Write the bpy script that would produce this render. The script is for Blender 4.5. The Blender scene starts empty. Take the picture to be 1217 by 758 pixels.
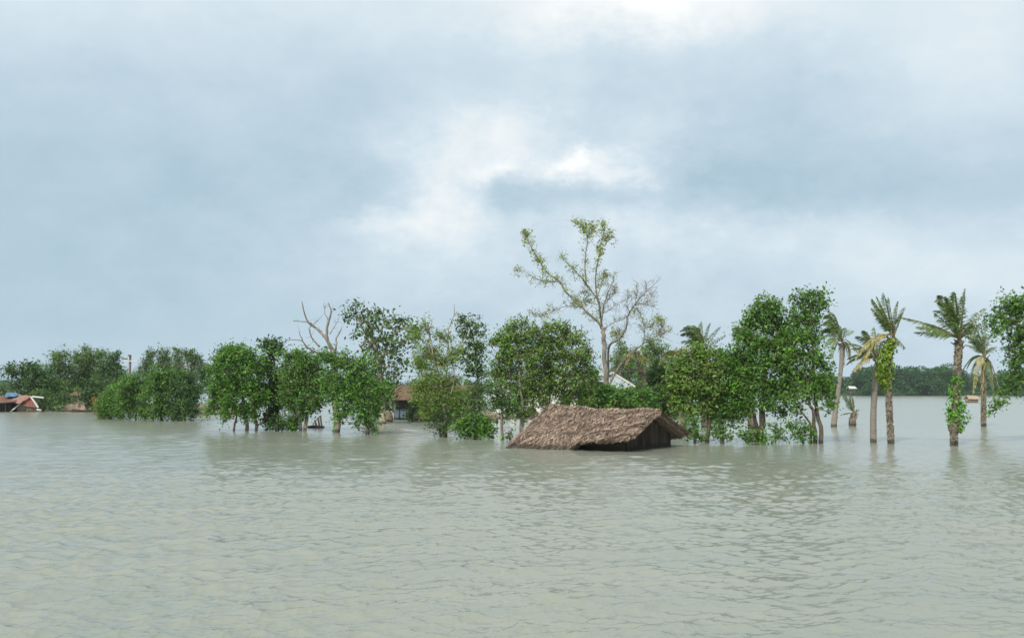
import bpy, math, random
import numpy as np

# ------------------------------------------------------------------ basics
F = 1170.0            # focal length in photo pixels (photo 1217 x 758)
CX, CY = 608.5, 379.0
CAM_H = 2.8
PITCH = math.atan(83.0 / F)
SP, CP = math.sin(PITCH), math.cos(PITCH)
scene = bpy.context.scene
COL = scene.collection
RNG = np.random.default_rng(11)


def P(px, py, D):
    """Point seen at photo pixel (px, py) at distance D along +Y."""
    r = (px - CX) / F
    v = -(py - CY) / F
    y = CP - SP * v
    z = SP + CP * v
    s = D / y
    return np.array([r * s, D, CAM_H + z * s])


def depth(py, z=0.0):
    """Distance at which the ray through row py meets height z."""
    v = -(py - CY) / F
    return (z - CAM_H) * (CP - SP * v) / (SP + CP * v)


def nrm(a):
    return a / np.maximum(np.linalg.norm(a, axis=-1, keepdims=True), 1e-9)


# ------------------------------------------------------------------ mesh helpers
class Geo:
    def __init__(s):
        s.v, s.q, s.f, s.n = [], [], [], 0
        s.qm, s.fm = [], []

    def quads(s, V, Q, m=0):
        V = np.asarray(V, float).reshape(-1, 3)
        Q = np.asarray(Q, np.int64).reshape(-1, 4)
        s.v.append(V)
        s.q.append(Q + s.n)
        s.qm.append(np.full(len(Q), m))
        s.n += len(V)

    def poly(s, V, faces, m=0):
        V = np.asarray(V, float).reshape(-1, 3)
        s.v.append(V)
        for f in faces:
            s.f.append([i + s.n for i in f])
            s.fm.append(m)
        s.n += len(V)

    def tube(s, pts, rad, sides=6, m=0, cap=True):
        pts = np.asarray(pts, float)
        n = len(pts)
        rad = np.broadcast_to(np.asarray(rad, float), (n,))
        t = nrm(np.gradient(pts, axis=0))
        ref = np.array([0.13, 0.97, 0.21])
        if abs(np.dot(t[0], ref)) > 0.9:
            ref = np.array([0.9, 0.1, 0.3])
        a = nrm(np.cross(t, ref))
        b = np.cross(t, a)
        ang = np.arange(sides) * 2 * math.pi / sides
        ring = (np.cos(ang)[None, :, None] * a[:, None, :] + np.sin(ang)[None, :, None] * b[:, None, :])
        V = pts[:, None, :] + ring * rad[:, None, None]
        i = np.arange(n - 1)[:, None] * sides
        j = np.arange(sides)[None, :]
        k = (j + 1) % sides
        Q = np.stack([i + j, i + k, i + sides + k, i + sides + j], -1).reshape(-1, 4)
        base = s.n
        s.quads(V.reshape(-1, 3), Q, m)
        if cap:
            s.f.append([base + (n - 1) * sides + q for q in range(sides)])
            s.fm.append(m)
            s.f.append([base + q for q in range(sides)][::-1])
            s.fm.append(m)

    def box(s, c, size, rz=0.0, rx=0.0, ry=0.0, m=0):
        x, y, z = np.array(size) / 2.0
        V = np.array([[a, b, d] for a in (-x, x) for b in (-y, y) for d in (-z, z)])
        V = rot(V, rx, ry, rz) + np.asarray(c, float)
        s.poly(V, [(0, 1, 3, 2), (4, 6, 7, 5), (0, 4, 5, 1), (2, 3, 7, 6), (0, 2, 6, 4), (1, 5, 7, 3)], m)

    def bar(s, p, q, w, h=None, m=0):
        """square bar from p to q"""
        p, q = np.asarray(p, float), np.asarray(q, float)
        h = h or w
        t = nrm(q - p)
        up = np.array([0, 0, 1.0]) if abs(t[2]) < 0.9 else np.array([0, 1.0, 0])
        a = nrm(np.cross(t, up))
        b = np.cross(a, t)
        o = [a * i * w / 2 + b * j * h / 2 for i, j in ((-1, -1), (1, -1), (1, 1), (-1, 1))]
        V = [p + k for k in o] + [q + k for k in o]
        s.poly(V, [(3, 2, 1, 0), (4, 5, 6, 7), (0, 1, 5, 4), (1, 2, 6, 5), (2, 3, 7, 6), (3, 0, 4, 7)], m)

    def slab(s, quad, th, nu=1, nv=1, wob=0.0, rng=None, m=0):
        """thick sheet through 4 corners (a, b, c, d in order), optional wobble"""
        a, b, c, d = [np.asarray(k, float) for k in quad]
        n = nrm(np.cross(b - a, d - a))
        u = np.linspace(0, 1, nu + 1)[None, :, None]
        v = np.linspace(0, 1, nv + 1)[:, None, None]
        G = (a * (1 - u) + b * u) * (1 - v) + (d * (1 - u) + c * u) * v
        if wob:
            G = G + rng.normal(0, wob, G.shape[:2])[..., None] * n
        grid_solid(s, G, n, th, m)


def grid_solid(g, G, n, th, m=0):
    """closes a grid of points G[v,u] into a sheet of thickness th along -n"""
    nv, nu = G.shape[:2]
    top = G.reshape(-1, 3)
    bot = (G - n * th).reshape(-1, 3)
    N = nv * nu
    i = (np.arange(nv - 1)[:, None] * nu + np.arange(nu - 1)[None, :]).reshape(-1)
    Q = np.stack([i, i + 1, i + nu + 1, i + nu], -1)
    Qb = Q[:, ::-1] + N
    e = []
    for u in range(nu - 1):
        e.append((u + 1, u, u + N, u + 1 + N))
        k = (nv - 1) * nu + u
        e.append((k, k + 1, k + 1 + N, k + N))
    for v in range(nv - 1):
        k = v * nu
        e.append((k, k + nu, k + nu + N, k + N))
        k = v * nu + nu - 1
        e.append((k + nu, k, k + N, k + nu + N))
    g.quads(np.vstack([top, bot]), np.vstack([Q, Qb, np.array(e)]), m)


def rot(V, rx=0, ry=0, rz=0):
    V = np.asarray(V, float)
    for ang, (i, j) in ((rx, (1, 2)), (ry, (2, 0)), (rz, (0, 1))):
        if ang:
            c, s = math.cos(ang), math.sin(ang)
            W = V.copy()
            W[:, i] = c * V[:, i] - s * V[:, j]
            W[:, j] = s * V[:, i] + c * V[:, j]
            V = W
    return V


def build(g, name, mats, parent=None, smooth=False, origin=None):
    if not isinstance(mats, (list, tuple)):
        mats = [mats]
    V = np.vstack(g.v)
    o = np.zeros(3) if origin is None else np.asarray(origin, float)
    if parent is not None and origin is None:
        o = np.array(parent.get('_o', (0, 0, 0)))
    V = V - o
    me = bpy.data.meshes.new(name)
    Q = np.vstack(g.q) if g.q else np.zeros((0, 4), np.int64)
    nq = len(Q)
    lens = [len(f) for f in g.f]
    loops = np.concatenate([Q.reshape(-1)] + [np.array(f) for f in g.f]).astype(np.int32)
    tot = np.concatenate([np.full(nq, 4), np.array(lens, int)]).astype(np.int32)
    start = np.concatenate([[0], np.cumsum(tot)[:-1]]).astype(np.int32)
    me.vertices.add(len(V))
    me.vertices.foreach_set('co', V.astype(np.float32).reshape(-1))
    me.loops.add(len(loops))
    me.loops.foreach_set('vertex_index', loops)
    me.polygons.add(len(tot))
    me.polygons.foreach_set('loop_start', start)
    me.polygons.foreach_set('loop_total', tot)
    mi = np.concatenate([np.concatenate(g.qm) if g.qm else np.zeros(0), np.array(g.fm)]).astype(np.int32)
    me.polygons.foreach_set('material_index', mi)
    me.polygons.foreach_set('use_smooth', np.full(len(tot), bool(smooth)))
    for m in mats:
        me.materials.append(m)
    me.update(calc_edges=True)
    me.validate()
    ob = bpy.data.objects.new(name, me)
    COL.objects.link(ob)
    if parent is not None:
        ob.parent = parent
        if origin is not None:
            po = np.array(parent.get('_o', (0, 0, 0)))
            ob.location = o - po
    else:
        ob.location = o
    return ob


def tag(o, label, cat, group=None, kind=None):
    if label:
        o['label'] = label
    if cat:
        o['category'] = cat
    if group:
        o['group'] = group
    if kind:
        o['kind'] = kind
    return o


def thing(name, label, cat, loc, group=None):
    o = bpy.data.objects.new(name, None)
    COL.objects.link(o)
    o.location = loc
    o.empty_display_size = 0.3
    o['_o'] = [float(k) for k in loc]
    return tag(o, label, cat, group)


# ------------------------------------------------------------------ materials
def newmat(name):
    m = bpy.data.materials.new(name)
    m.use_nodes = True
    nt = m.node_tree
    nt.nodes.clear()
    out = nt.nodes.new('ShaderNodeOutputMaterial')
    return m, nt, out


def N(nt, kind, **kw):
    n = nt.nodes.new(kind)
    for k, v in kw.items():
        setattr(n, k, v)
    return n


def L(nt, a, b):
    nt.links.new(a, b)


def mixc(nt, fac, a, b, mode='MIX'):
    n = N(nt, 'ShaderNodeMix', data_type='RGBA', blend_type=mode)
    for k, v in ((0, fac), (6, a), (7, b)):
        if hasattr(v, 'is_linked') or hasattr(v, 'links'):
            L(nt, v, n.inputs[k])
        elif k == 0:
            n.inputs[k].default_value = v
        else:
            n.inputs[k].default_value = (*v, 1) if len(v) == 3 else v
    return n.outputs[2]


def math_(nt, op, a, b=None, c=None, clamp=False):
    n = N(nt, 'ShaderNodeMath', operation=op, use_clamp=clamp)
    for i, v in enumerate((a, b, c)):
        if v is None:
            continue
        if hasattr(v, 'links'):
            L(nt, v, n.inputs[i])
        else:
            n.inputs[i].default_value = v
    return n.outputs[0]


def noise(nt, vec, scale, detail=3, rough=0.55):
    n = N(nt, 'ShaderNodeTexNoise')
    n.inputs['Scale'].default_value = scale
    n.inputs['Detail'].default_value = detail
    n.inputs['Roughness'].default_value = rough
    if vec is not None:
        L(nt, vec, n.inputs['Vector'])
    return n


def ramp(nt, fac, stops, interp='LINEAR'):
    n = N(nt, 'ShaderNodeValToRGB')
    n.color_ramp.interpolation = interp
    els = n.color_ramp.elements
    while len(els) < len(stops):
        els.new(0.5)
    for e, (p, c) in zip(els, stops):
        e.position = p
        e.color = (*c, 1) if len(c) == 3 else c
    L(nt, fac, n.inputs[0])
    return n.outputs[0]


def leaf_mat(name, c1, c2, c3=None, trans=0.22, rough=0.55, scale=1.1, rare=0.0):
    """per leaf and per clump tone variation; c3 = rare colour (young, yellowed or dead leaves)"""
    c1 = tuple(v * k for v, k in zip(c1, (1.0, 1.12, 1.0)))
    c2 = tuple(v * k for v, k in zip(c2, (1.6, 1.8, 1.3)))
    m, nt, out = newmat(name)
    tc = N(nt, 'ShaderNodeTexCoord')
    geo = N(nt, 'ShaderNodeNewGeometry')
    nz = noise(nt, tc.outputs['Object'], scale, 2)
    f = math_(nt, 'MULTIPLY_ADD', nz.outputs['Fac'], 2.2, -0.6)
    f = math_(nt, 'MULTIPLY_ADD', geo.outputs['Random Per Island'], 0.55, math_(nt, 'SUBTRACT', f, 0.27), clamp=True)
    c = mixc(nt, f, c1, c2)
    if c3 is not None:
        w = N(nt, 'ShaderNodeTexWhiteNoise', noise_dimensions='1D')
        L(nt, geo.outputs['Random Per Island'], w.inputs['W'])
        c = mixc(nt, math_(nt, 'LESS_THAN', w.outputs['Value'], rare), c, c3)
    b = N(nt, 'ShaderNodeBsdfPrincipled')
    b.inputs['Roughness'].default_value = rough
    b.inputs['Specular IOR Level'].default_value = 0.35
    L(nt, c, b.inputs['Base Color'])
    t = N(nt, 'ShaderNodeBsdfTranslucent')
    L(nt, mixc(nt, 0.6, c, (0.9, 1.0, 0.35), 'MULTIPLY'), t.inputs['Color'])
    mx = N(nt, 'ShaderNodeMixShader')
    mx.inputs[0].default_value = trans
    L(nt, b.outputs[0], mx.inputs[1])
    L(nt, t.outputs[0], mx.inputs[2])
    L(nt, mx.outputs[0], out.inputs[0])
    return m


def rough_mat(name, c1, c2, scale=6.0, stretch=(1, 1, 1), rough=0.85, bump=0.3, c3=None, spec=0.25, rnd=0.0, dist=0.03):
    m, nt, out = newmat(name)
    tc = N(nt, 'ShaderNodeTexCoord')
    mp = N(nt, 'ShaderNodeMapping')
    mp.inputs['Scale'].default_value = stretch
    L(nt, tc.outputs['Object'], mp.inputs[0])
    nz = noise(nt, mp.outputs[0], scale, 5, 0.65)
    f = math_(nt, 'MULTIPLY_ADD', nz.outputs['Fac'], 2.4, -0.7, clamp=True)
    if rnd:
        geo = N(nt, 'ShaderNodeNewGeometry')
        f = math_(nt, 'MULTIPLY_ADD', geo.outputs['Random Per Island'], rnd, math_(nt, 'SUBTRACT', f, rnd / 2), clamp=True)
    c = mixc(nt, f, c1, c2)
    if c3 is not None:
        n2 = noise(nt, tc.outputs['Object'], scale * 0.23, 4, 0.6)
        c = mixc(nt, math_(nt, 'MULTIPLY_ADD', n2.outputs['Fac'], 5.0, -2.6, clamp=True), c, c3)
    # wet, muddy band where the flood has lapped at it
    gp = N(nt, 'ShaderNodeNewGeometry')
    xyz = N(nt, 'ShaderNodeSeparateXYZ')
    L(nt, gp.outputs['Position'], xyz.inputs[0])
    nw = noise(nt, gp.outputs['Position'], 2.5, 3)
    wz = math_(nt, 'MULTIPLY_ADD', nw.outputs['Fac'], -0.34, xyz.outputs[2])
    wf = math_(nt, 'MULTIPLY_ADD', wz, -9.0, 0.8, clamp=True)
    c = mixc(nt, math_(nt, 'MULTIPLY', wf, 0.72), c, (0.030, 0.027, 0.020))
    b = N(nt, 'ShaderNodeBsdfPrincipled')
    b.inputs['Roughness'].default_value = rough
    b.inputs['Specular IOR Level'].default_value = spec
    L(nt, c, b.inputs['Base Color'])
    if bump:
        bp = N(nt, 'ShaderNodeBump')
        bp.inputs['Strength'].default_value = bump
        bp.inputs['Distance'].default_value = dist
        L(nt, nz.outputs['Fac'], bp.inputs['Height'])
        L(nt, bp.outputs[0], b.inputs['Normal'])
    L(nt, b.outputs[0], out.inputs[0])
    return m


LEAF = {
    'bright': leaf_mat('leaf_bright', (0.034, 0.095, 0.013), (0.080, 0.165, 0.022), (0.15, 0.19, 0.04), rare=0.06),
    'mid': leaf_mat('leaf_mid', (0.032, 0.082, 0.015), (0.082, 0.155, 0.026), (0.15, 0.17, 0.05), rare=0.05),
    'olive': leaf_mat('leaf_olive', (0.05, 0.095, 0.018), (0.105, 0.165, 0.03), (0.19, 0.17, 0.06), rare=0.08),
    'dark': leaf_mat('leaf_dark', (0.022, 0.055, 0.016), (0.058, 0.105, 0.028), (0.10, 0.14, 0.05), rare=0.05, trans=0.22),
    'grey': leaf_mat('leaf_grey_green', (0.03, 0.066, 0.022), (0.080, 0.122, 0.038), (0.15, 0.17, 0.09), rare=0.08, trans=0.22),
    'feather': leaf_mat('leaf_feathery', (0.075, 0.125, 0.025), (0.15, 0.21, 0.05), (0.24, 0.23, 0.09), rare=0.14, trans=0.4),
    'young': leaf_mat('leaf_young_yellow', (0.20, 0.245, 0.055), (0.27, 0.285, 0.09), (0.34, 0.31, 0.16), rare=0.15, trans=0.5),
    'ivy': leaf_mat('leaf_ivy', (0.07, 0.14, 0.012), (0.155, 0.215, 0.02), (0.24, 0.25, 0.05), rare=0.1, scale=3.0),
    'ivydark': leaf_mat('leaf_ivy_dark', (0.04, 0.11, 0.012), (0.10, 0.23, 0.025), scale=3.0),
    'far': leaf_mat('leaf_far', (0.024, 0.062, 0.016), (0.066, 0.115, 0.03), scale=0.25, trans=0.2),
    'farlight': leaf_mat('leaf_far_light', (0.05, 0.095, 0.03), (0.098, 0.145, 0.05), scale=0.3, trans=0.25),
    'woods': leaf_mat('leaf_woods', (0.010, 0.040, 0.014), (0.032, 0.076, 0.028), scale=0.12, trans=0.15),
    'rust': leaf_mat('leaf_rust', (0.11, 0.11, 0.03), (0.24, 0.14, 0.05), trans=0.25),
    'frond': leaf_mat('frond_green', (0.06, 0.10, 0.03), (0.135, 0.18, 0.065), (0.20, 0.19, 0.09), rare=0.1, scale=0.7, trans=0.3),
    'frondgrey': leaf_mat('frond_grey', (0.07, 0.105, 0.05), (0.14, 0.175, 0.095), (0.20, 0.19, 0.11), rare=0.1, scale=0.7, trans=0.3),
    'fronddead': leaf_mat('frond_dead', (0.16, 0.115, 0.055), (0.33, 0.25, 0.13), (0.18, 0.20, 0.07), rare=0.15, scale=0.7, trans=0.25),
    'frondyellow': leaf_mat('frond_yellowing', (0.18, 0.17, 0.06), (0.34, 0.27, 0.11), (0.14, 0.18, 0.05), rare=0.2, scale=0.7, trans=0.3),
}
BARK = {
    'brown': rough_mat('bark_brown', (0.055, 0.042, 0.03), (0.16, 0.125, 0.09), 9, (1, 1, 0.25), bump=0.6),
    'pale': rough_mat('bark_pale', (0.17, 0.14, 0.10), (0.42, 0.37, 0.29), 7, (1, 1, 0.35), bump=0.5, c3=(0.12, 0.10, 0.075)),
    'grey': rough_mat('bark_grey', (0.11, 0.095, 0.075), (0.29, 0.255, 0.205), 8, (1, 1, 0.3), bump=0.6),
    'dark': rough_mat('bark_dark', (0.035, 0.028, 0.022), (0.095, 0.075, 0.055), 8, (1, 1, 0.3), bump=0.5),
    'palm': rough_mat('bark_palm', (0.06, 0.047, 0.037), (0.19, 0.158, 0.122), 10, (1, 1, 1.6), bump=0.7, rnd=0.8),
    'palmgrey': rough_mat('bark_palm_grey', (0.12, 0.105, 0.085), (0.28, 0.25, 0.205), 10, (1, 1, 2.5), bump=0.7, rnd=0.6),
    'boot': rough_mat('palm_leaf_base', (0.20, 0.165, 0.12), (0.36, 0.31, 0.23), 10, bump=0.3, rnd=0.8),
    'rachis': rough_mat('rachis', (0.14, 0.13, 0.06), (0.26, 0.22, 0.12), 6, bump=0.0),
}

# ------------------------------------------------------------------ foliage
def leaves(g, C, out, size, rng, aspect=0.5, up=0.42, spread=0.8, droop=0.25, m=0):
    """folded rhombic leaves round centres C"""
    n = len(C)
    if not n:
        return
    z = np.array([0, 0, 1.0])
    nn = nrm(up * z + 0.45 * out + spread * rng.normal(size=(n, 3)))
    d = rng.normal(size=(n, 3)) + 0.6 * out - droop * z
    d = nrm(d - (d * nn).sum(1, keepdims=True) * nn)
    s = np.cross(nn, d)
    Ls = size * np.clip(np.exp(rng.normal(-0.08, 0.38, (n, 1))), 0.35, 2.0)
    W = Ls * aspect
    V = np.stack([C - d * Ls * 0.5, C - d * Ls * 0.03 + s * W * 0.5 + nn * W * 0.18, C + d * Ls * 0.5, C - d * Ls * 0.03 - s * W * 0.5 + nn * W * 0.18], 1)
    g.quads(V.reshape(-1, 3), np.arange(n * 4).reshape(-1, 4), m)


def wander(p, q, rng, n=6, amp=0.08, up=0.0):
    p, q = np.asarray(p, float), np.asarray(q, float)
    t = np.linspace(0, 1, n)[:, None]
    Lg = np.linalg.norm(q - p)
    W = p * (1 - t) + q * t
    j = np.cumsum(rng.normal(0, amp * Lg / math.sqrt(n), (n, 3)), 0)
    j = j - j[:1] * (1 - t) - j[-1:] * t
    W = W + j
    W[:, 2] += up * Lg * (np.sin(math.pi * t[:, 0]))
    return W


def smooth_path(pts, n):
    """Catmull-Rom through pts"""
    pts = np.asarray(pts, float)
    if len(pts) < 3:
        t = np.linspace(0, 1, n)[:, None]
        return pts[0] * (1 - t) + pts[-1] * t
    e = np.vstack([2 * pts[0] - pts[1], pts, 2 * pts[-1] - pts[-2]])
    T = np.linspace(0, len(pts) - 1, n)
    i = np.minimum(T.astype(int), len(pts) - 2)
    u = (T - i)[:, None]
    a, b, c, d = e[i], e[i + 1], e[i + 2], e[i + 3]
    return 0.5 * (2 * b + (c - a) * u + (2 * a - 5 * b + 4 * c - d) * u ** 2 + (3 * b - a - 3 * c + d) * u ** 3)


def pxpath(pts, D, rng=None, jit=0.0):
    out = [P(x, y, D) for x, y in pts]
    if rng is not None and jit:
        off = np.cumsum(rng.normal(0, jit, len(out)))
        for o, k in zip(out[1:], off[1:]):
            o[1] += k
    return np.array(out)


def tree(label, base, lobes, leaf='mid', bark='brown', size=0.15, lai=4.0, trunks=None, tr=0.12, D=None, group='trees standing in the flood water',
         name='tree', cat='tree', clump=0.34, seed=0, gap=0.28, aspect=0.5, flat=0.75, root=-1.5, twig=0.5, depthr=1.0, bare=None, extra=None, baser=None):
    """one tree: Empty at its foot > trunk (with limbs and twigs), crown (every leaf of it)"""
    rng = np.random.default_rng(seed * 77 + int(base[0] * 3 + base[1]))
    if D is None:
        D = depth(base[1])
    k = D / F
    b = P(base[0], base[1], D)
    b[2] = 0.0
    t = thing(name, label, cat, (b[0], b[1], 0.0), group)
    lobes = list(lobes)
    if name == 'tree' and len(lobes) > 5:
        # ragged outline: sprays poking out of the top, hanging sprays below
        ys = np.array([q[1] for q in lobes])
        for q in rng.permutation(len(lobes))[:7]:
            x, y, rx, ry = lobes[q]
            if y < np.median(ys):
                lobes.append((x + rng.normal(0, .5) * rx, y - ry * rng.uniform(.7, 1.05), rx * rng.uniform(.25, .42), ry * rng.uniform(.3, .5)))
            else:
                lobes.append((x + rng.normal(0, .7) * rx, y + ry * rng.uniform(.7, 1.25), rx * rng.uniform(.28, .5), ry * rng.uniform(.4, .6)))
    C, R = [], []
    lai, size, clump, gap = lai * 1.5, size * 0.98, clump * 1.08, gap + 0.11
    for (x, y, rx, ry) in lobes:
        c = P(x, y, D + rng.uniform(-0.5, 0.5) * rx * k * depthr)
        C.append(c)
        R.append((1.12 * rx * k, max(0.55 * (rx + ry) * k * depthr, 0.12), 1.1 * ry * k))
    C, R = np.array(C), np.array(R)
    # wood
    wood = Geo()
    if trunks is None:
        top = C[np.argmin([abs(c[0] - C[:, 0].mean()) + 0.5 * abs(c[2] - C[:, 2].mean()) for c in C])]
        trunks = [([b + np.array([0, 0, root]), b * [1, 1, 0] + (top - b) * [0.25, 0.25, 0] + [0, 0, (top[2]) * 0.45], top], tr)]
    else:
        tt = []
        for pts, r in trunks:
            p = pxpath(pts, D, rng, 0.08)
            p = np.vstack([p[0] + np.array([0, 0, root]), p]) if p[0][2] < 1.2 else p
            tt.append((p, r))
        trunks = tt
    TP = []
    for pts, r in trunks:
        n = 14
        sp = smooth_path(pts, n)
        sp[1:-1] += rng.normal(0, r * 0.22, (n - 2, 3)) * [1, 1, 0.3]
        rr = np.linspace(r, r * 0.38, n)
        rr[:3] *= [1.35, 1.18, 1.05]
        wood.tube(sp, rr, 8)
        TP.append((sp, rr))
    allp = np.vstack([sp for sp, _ in TP])
    allr = np.concatenate([rr for _, rr in TP])
    crown = Geo()
    for c, r in zip(C, R):
        # limb to the lobe
        dd = np.linalg.norm(allp - c, axis=1) + 0.8 * np.maximum(allp[:, 2] - c[2] + 0.25 * np.abs(allp[:, 0] - c[0]), 0)
        dd[allp[:, 2] < 0.15] += 1.0
        i = int(np.argmin(dd))
        hub = c + rng.normal(0, 0.12, 3) * r
        limb = wander(allp[i], hub, rng, 7, 0.12, 0.06)
        lr = min(allr[i] * 0.6, max(0.02, 0.035 * math.sqrt(r[0])))
        wood.tube(limb, np.linspace(lr, lr * 0.4, 7), 5)
        # leaf clumps
        surf = math.pi * r[0] * r[2]
        nleaf = int(lai * surf / (size * size * aspect * 0.5))
        per = max(8, int(0.9 * (clump / size) ** 2 * 2.2))
        ncl = max(4, int(nleaf / per))
        u = nrm(rng.normal(size=(ncl, 3)))
        rad = rng.uniform(0.18, 1.06, (ncl, 1)) ** 0.62
        # knock gaps out with a lumpy field
        ph = rng.uniform(0, 6.28, 6)
        fld = np.sin(u[:, 0] * 5 + ph[0]) + np.sin(u[:, 1] * 5 + ph[1]) + np.sin(u[:, 2] * 6 + ph[2]) + 0.7 * np.sin(u[:, 0] * 11 + u[:, 2] * 9 + ph[3])
        keep = fld > np.quantile(fld, gap)
        u, rad = u[keep], rad[keep]
        lump = 1 + 0.34 * np.sin(u[:, :1] * 7 + ph[4]) * np.sin(u[:, 2:] * 6 + ph[5])
        cc = c + u * rad * lump * r
        # shoots that stick out of the outline
        sh = rng.random(len(cc)) < 0.14
        cc[sh] = c + u[sh] * rng.uniform(1.05, 1.28, (sh.sum(), 1)) * r + [0, 0, 0.06]
        low = cc[:, 2] > 0.05
        cc, u, sh = cc[low], u[low], sh[low]
        for q in np.flatnonzero((rng.random(len(cc)) < twig) | sh):
            tw = wander(limb[rng.integers(3, 7)], cc[q], rng, 4, 0.12, 0.05)
            tr_ = 0.008 + 0.010 * rng.random()
            wood.tube(tw, np.linspace(tr_ * 1.7, tr_ * 0.6, 4), 3, cap=False)
        cs = clump * rng.uniform(0.6, 1.35, (len(cc), 1))
        m = rng.poisson(per, len(cc))
        idx = np.repeat(np.arange(len(cc)), m)
        off = np.clip(rng.normal(size=(len(idx), 3)), -1.9, 1.9) * [1, 1, flat] * 0.43
        # each clump is a spray drawn out along its own drooping twig
        ax = nrm(u * 0.9 + rng.normal(0, 0.7, u.shape) + [0, 0, -0.25])
        run = np.clip(rng.normal(0, 0.72, (len(idx), 1)), -1.25, 1.25) * cs[idx]
        LC = cc[idx] + off * cs[idx] * 0.78 + ax[idx] * run - np.array([0, 0, 1.0]) * 0.25 * np.abs(run) * rng.random((len(idx), 1))
        ok = LC[:, 2] > 0.03
        LC, oo = LC[ok], nrm(nrm(off) * 0.7 + u[idx] * 0.6)[ok]
        leaves(crown, LC, oo, size, rng, aspect)
    for pts, r0, r1 in (bare or []):
        p = smooth_path(pxpath(pts, D, rng, 0.15), 4 * len(pts))
        p[1:-1] += rng.normal(0, 0.012, (len(p) - 2, 3))
        wood.tube(p, np.linspace(r0, r1, len(p)), 5)
    build(wood, 'trunk', BARK[bark], t, smooth=True)
    if crown.n:
        build(crown, 'crown', LEAF[leaf], t)
    return t


# ------------------------------------------------------------------ palms
def frond(parent, b, tip, ctrl, rng, mats, width=0.5, wind=(-0.3, 0, 0), r=0.022, dens=24.0, lw=0.046, fold=0.22, rag=0.12):
    """rachis and two rows of leaflets in one mesh"""
    g = Geo()
    Lc = np.linalg.norm(tip - ctrl) + np.linalg.norm(ctrl - b)
    t = np.linspace(0, 1, 12)[:, None]
    path = (1 - t) ** 2 * b + 2 * t * (1 - t) * ctrl + t ** 2 * tip
    g.tube(path, np.linspace(r * 1.6, r * 0.35, 12), 4, 1, cap=False)
    n = max(14, int(Lc * dens))
    s = np.linspace(0.16, 1.0, n)[:, None]
    s = np.clip(s + rng.normal(0, 0.006, s.shape), 0, 1)
    p = (1 - s) ** 2 * b + 2 * s * (1 - s) * ctrl + s ** 2 * tip
    tg = nrm(2 * (1 - s) * (ctrl - b) + 2 * s * (tip - ctrl))
    side = nrm(np.cross(tg, np.array([0, 0, 1.0]) + 0.001) + 1e-6)
    roll = rng.uniform(-0.9, 0.9)
    nup = np.cross(side, tg)
    side2 = side * math.cos(roll) + nup * math.sin(roll)
    up2 = np.cross(side2, tg)
    prof = width * (np.sin(np.clip(s * 1.02, 0, 1) ** 0.6 * math.pi) ** 0.7 * 0.8 + 0.22)
    w = np.asarray(wind, float)
    for sg in (-1, 1):
        keep = rng.random(n) > rag
        q = p[keep]
        d = nrm(0.85 * tg + sg * 0.72 * side2 + fold * up2 + w + rng.normal(0, 0.11, (n, 3)) + [0, 0, -0.20])[keep]
        ll = (prof * rng.uniform(0.75, 1.15, (n, 1)))[keep]
        wv = nrm(np.cross(d, rng.normal(0, 0.5, (len(q), 3)) + up2[keep]))
        tipq = q + d * ll + np.array([0, 0, -0.24]) * ll + w * 0.25 * ll
        mid = q + d * ll * 0.5
        V = np.stack([q, mid + wv * lw * 0.5, tipq, mid - wv * lw * 0.5], 1)
        g.quads(V.reshape(-1, 3), np.arange(len(q) * 4).reshape(-1, 4), 0)
    return build(g, 'frond', mats, parent)


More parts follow.
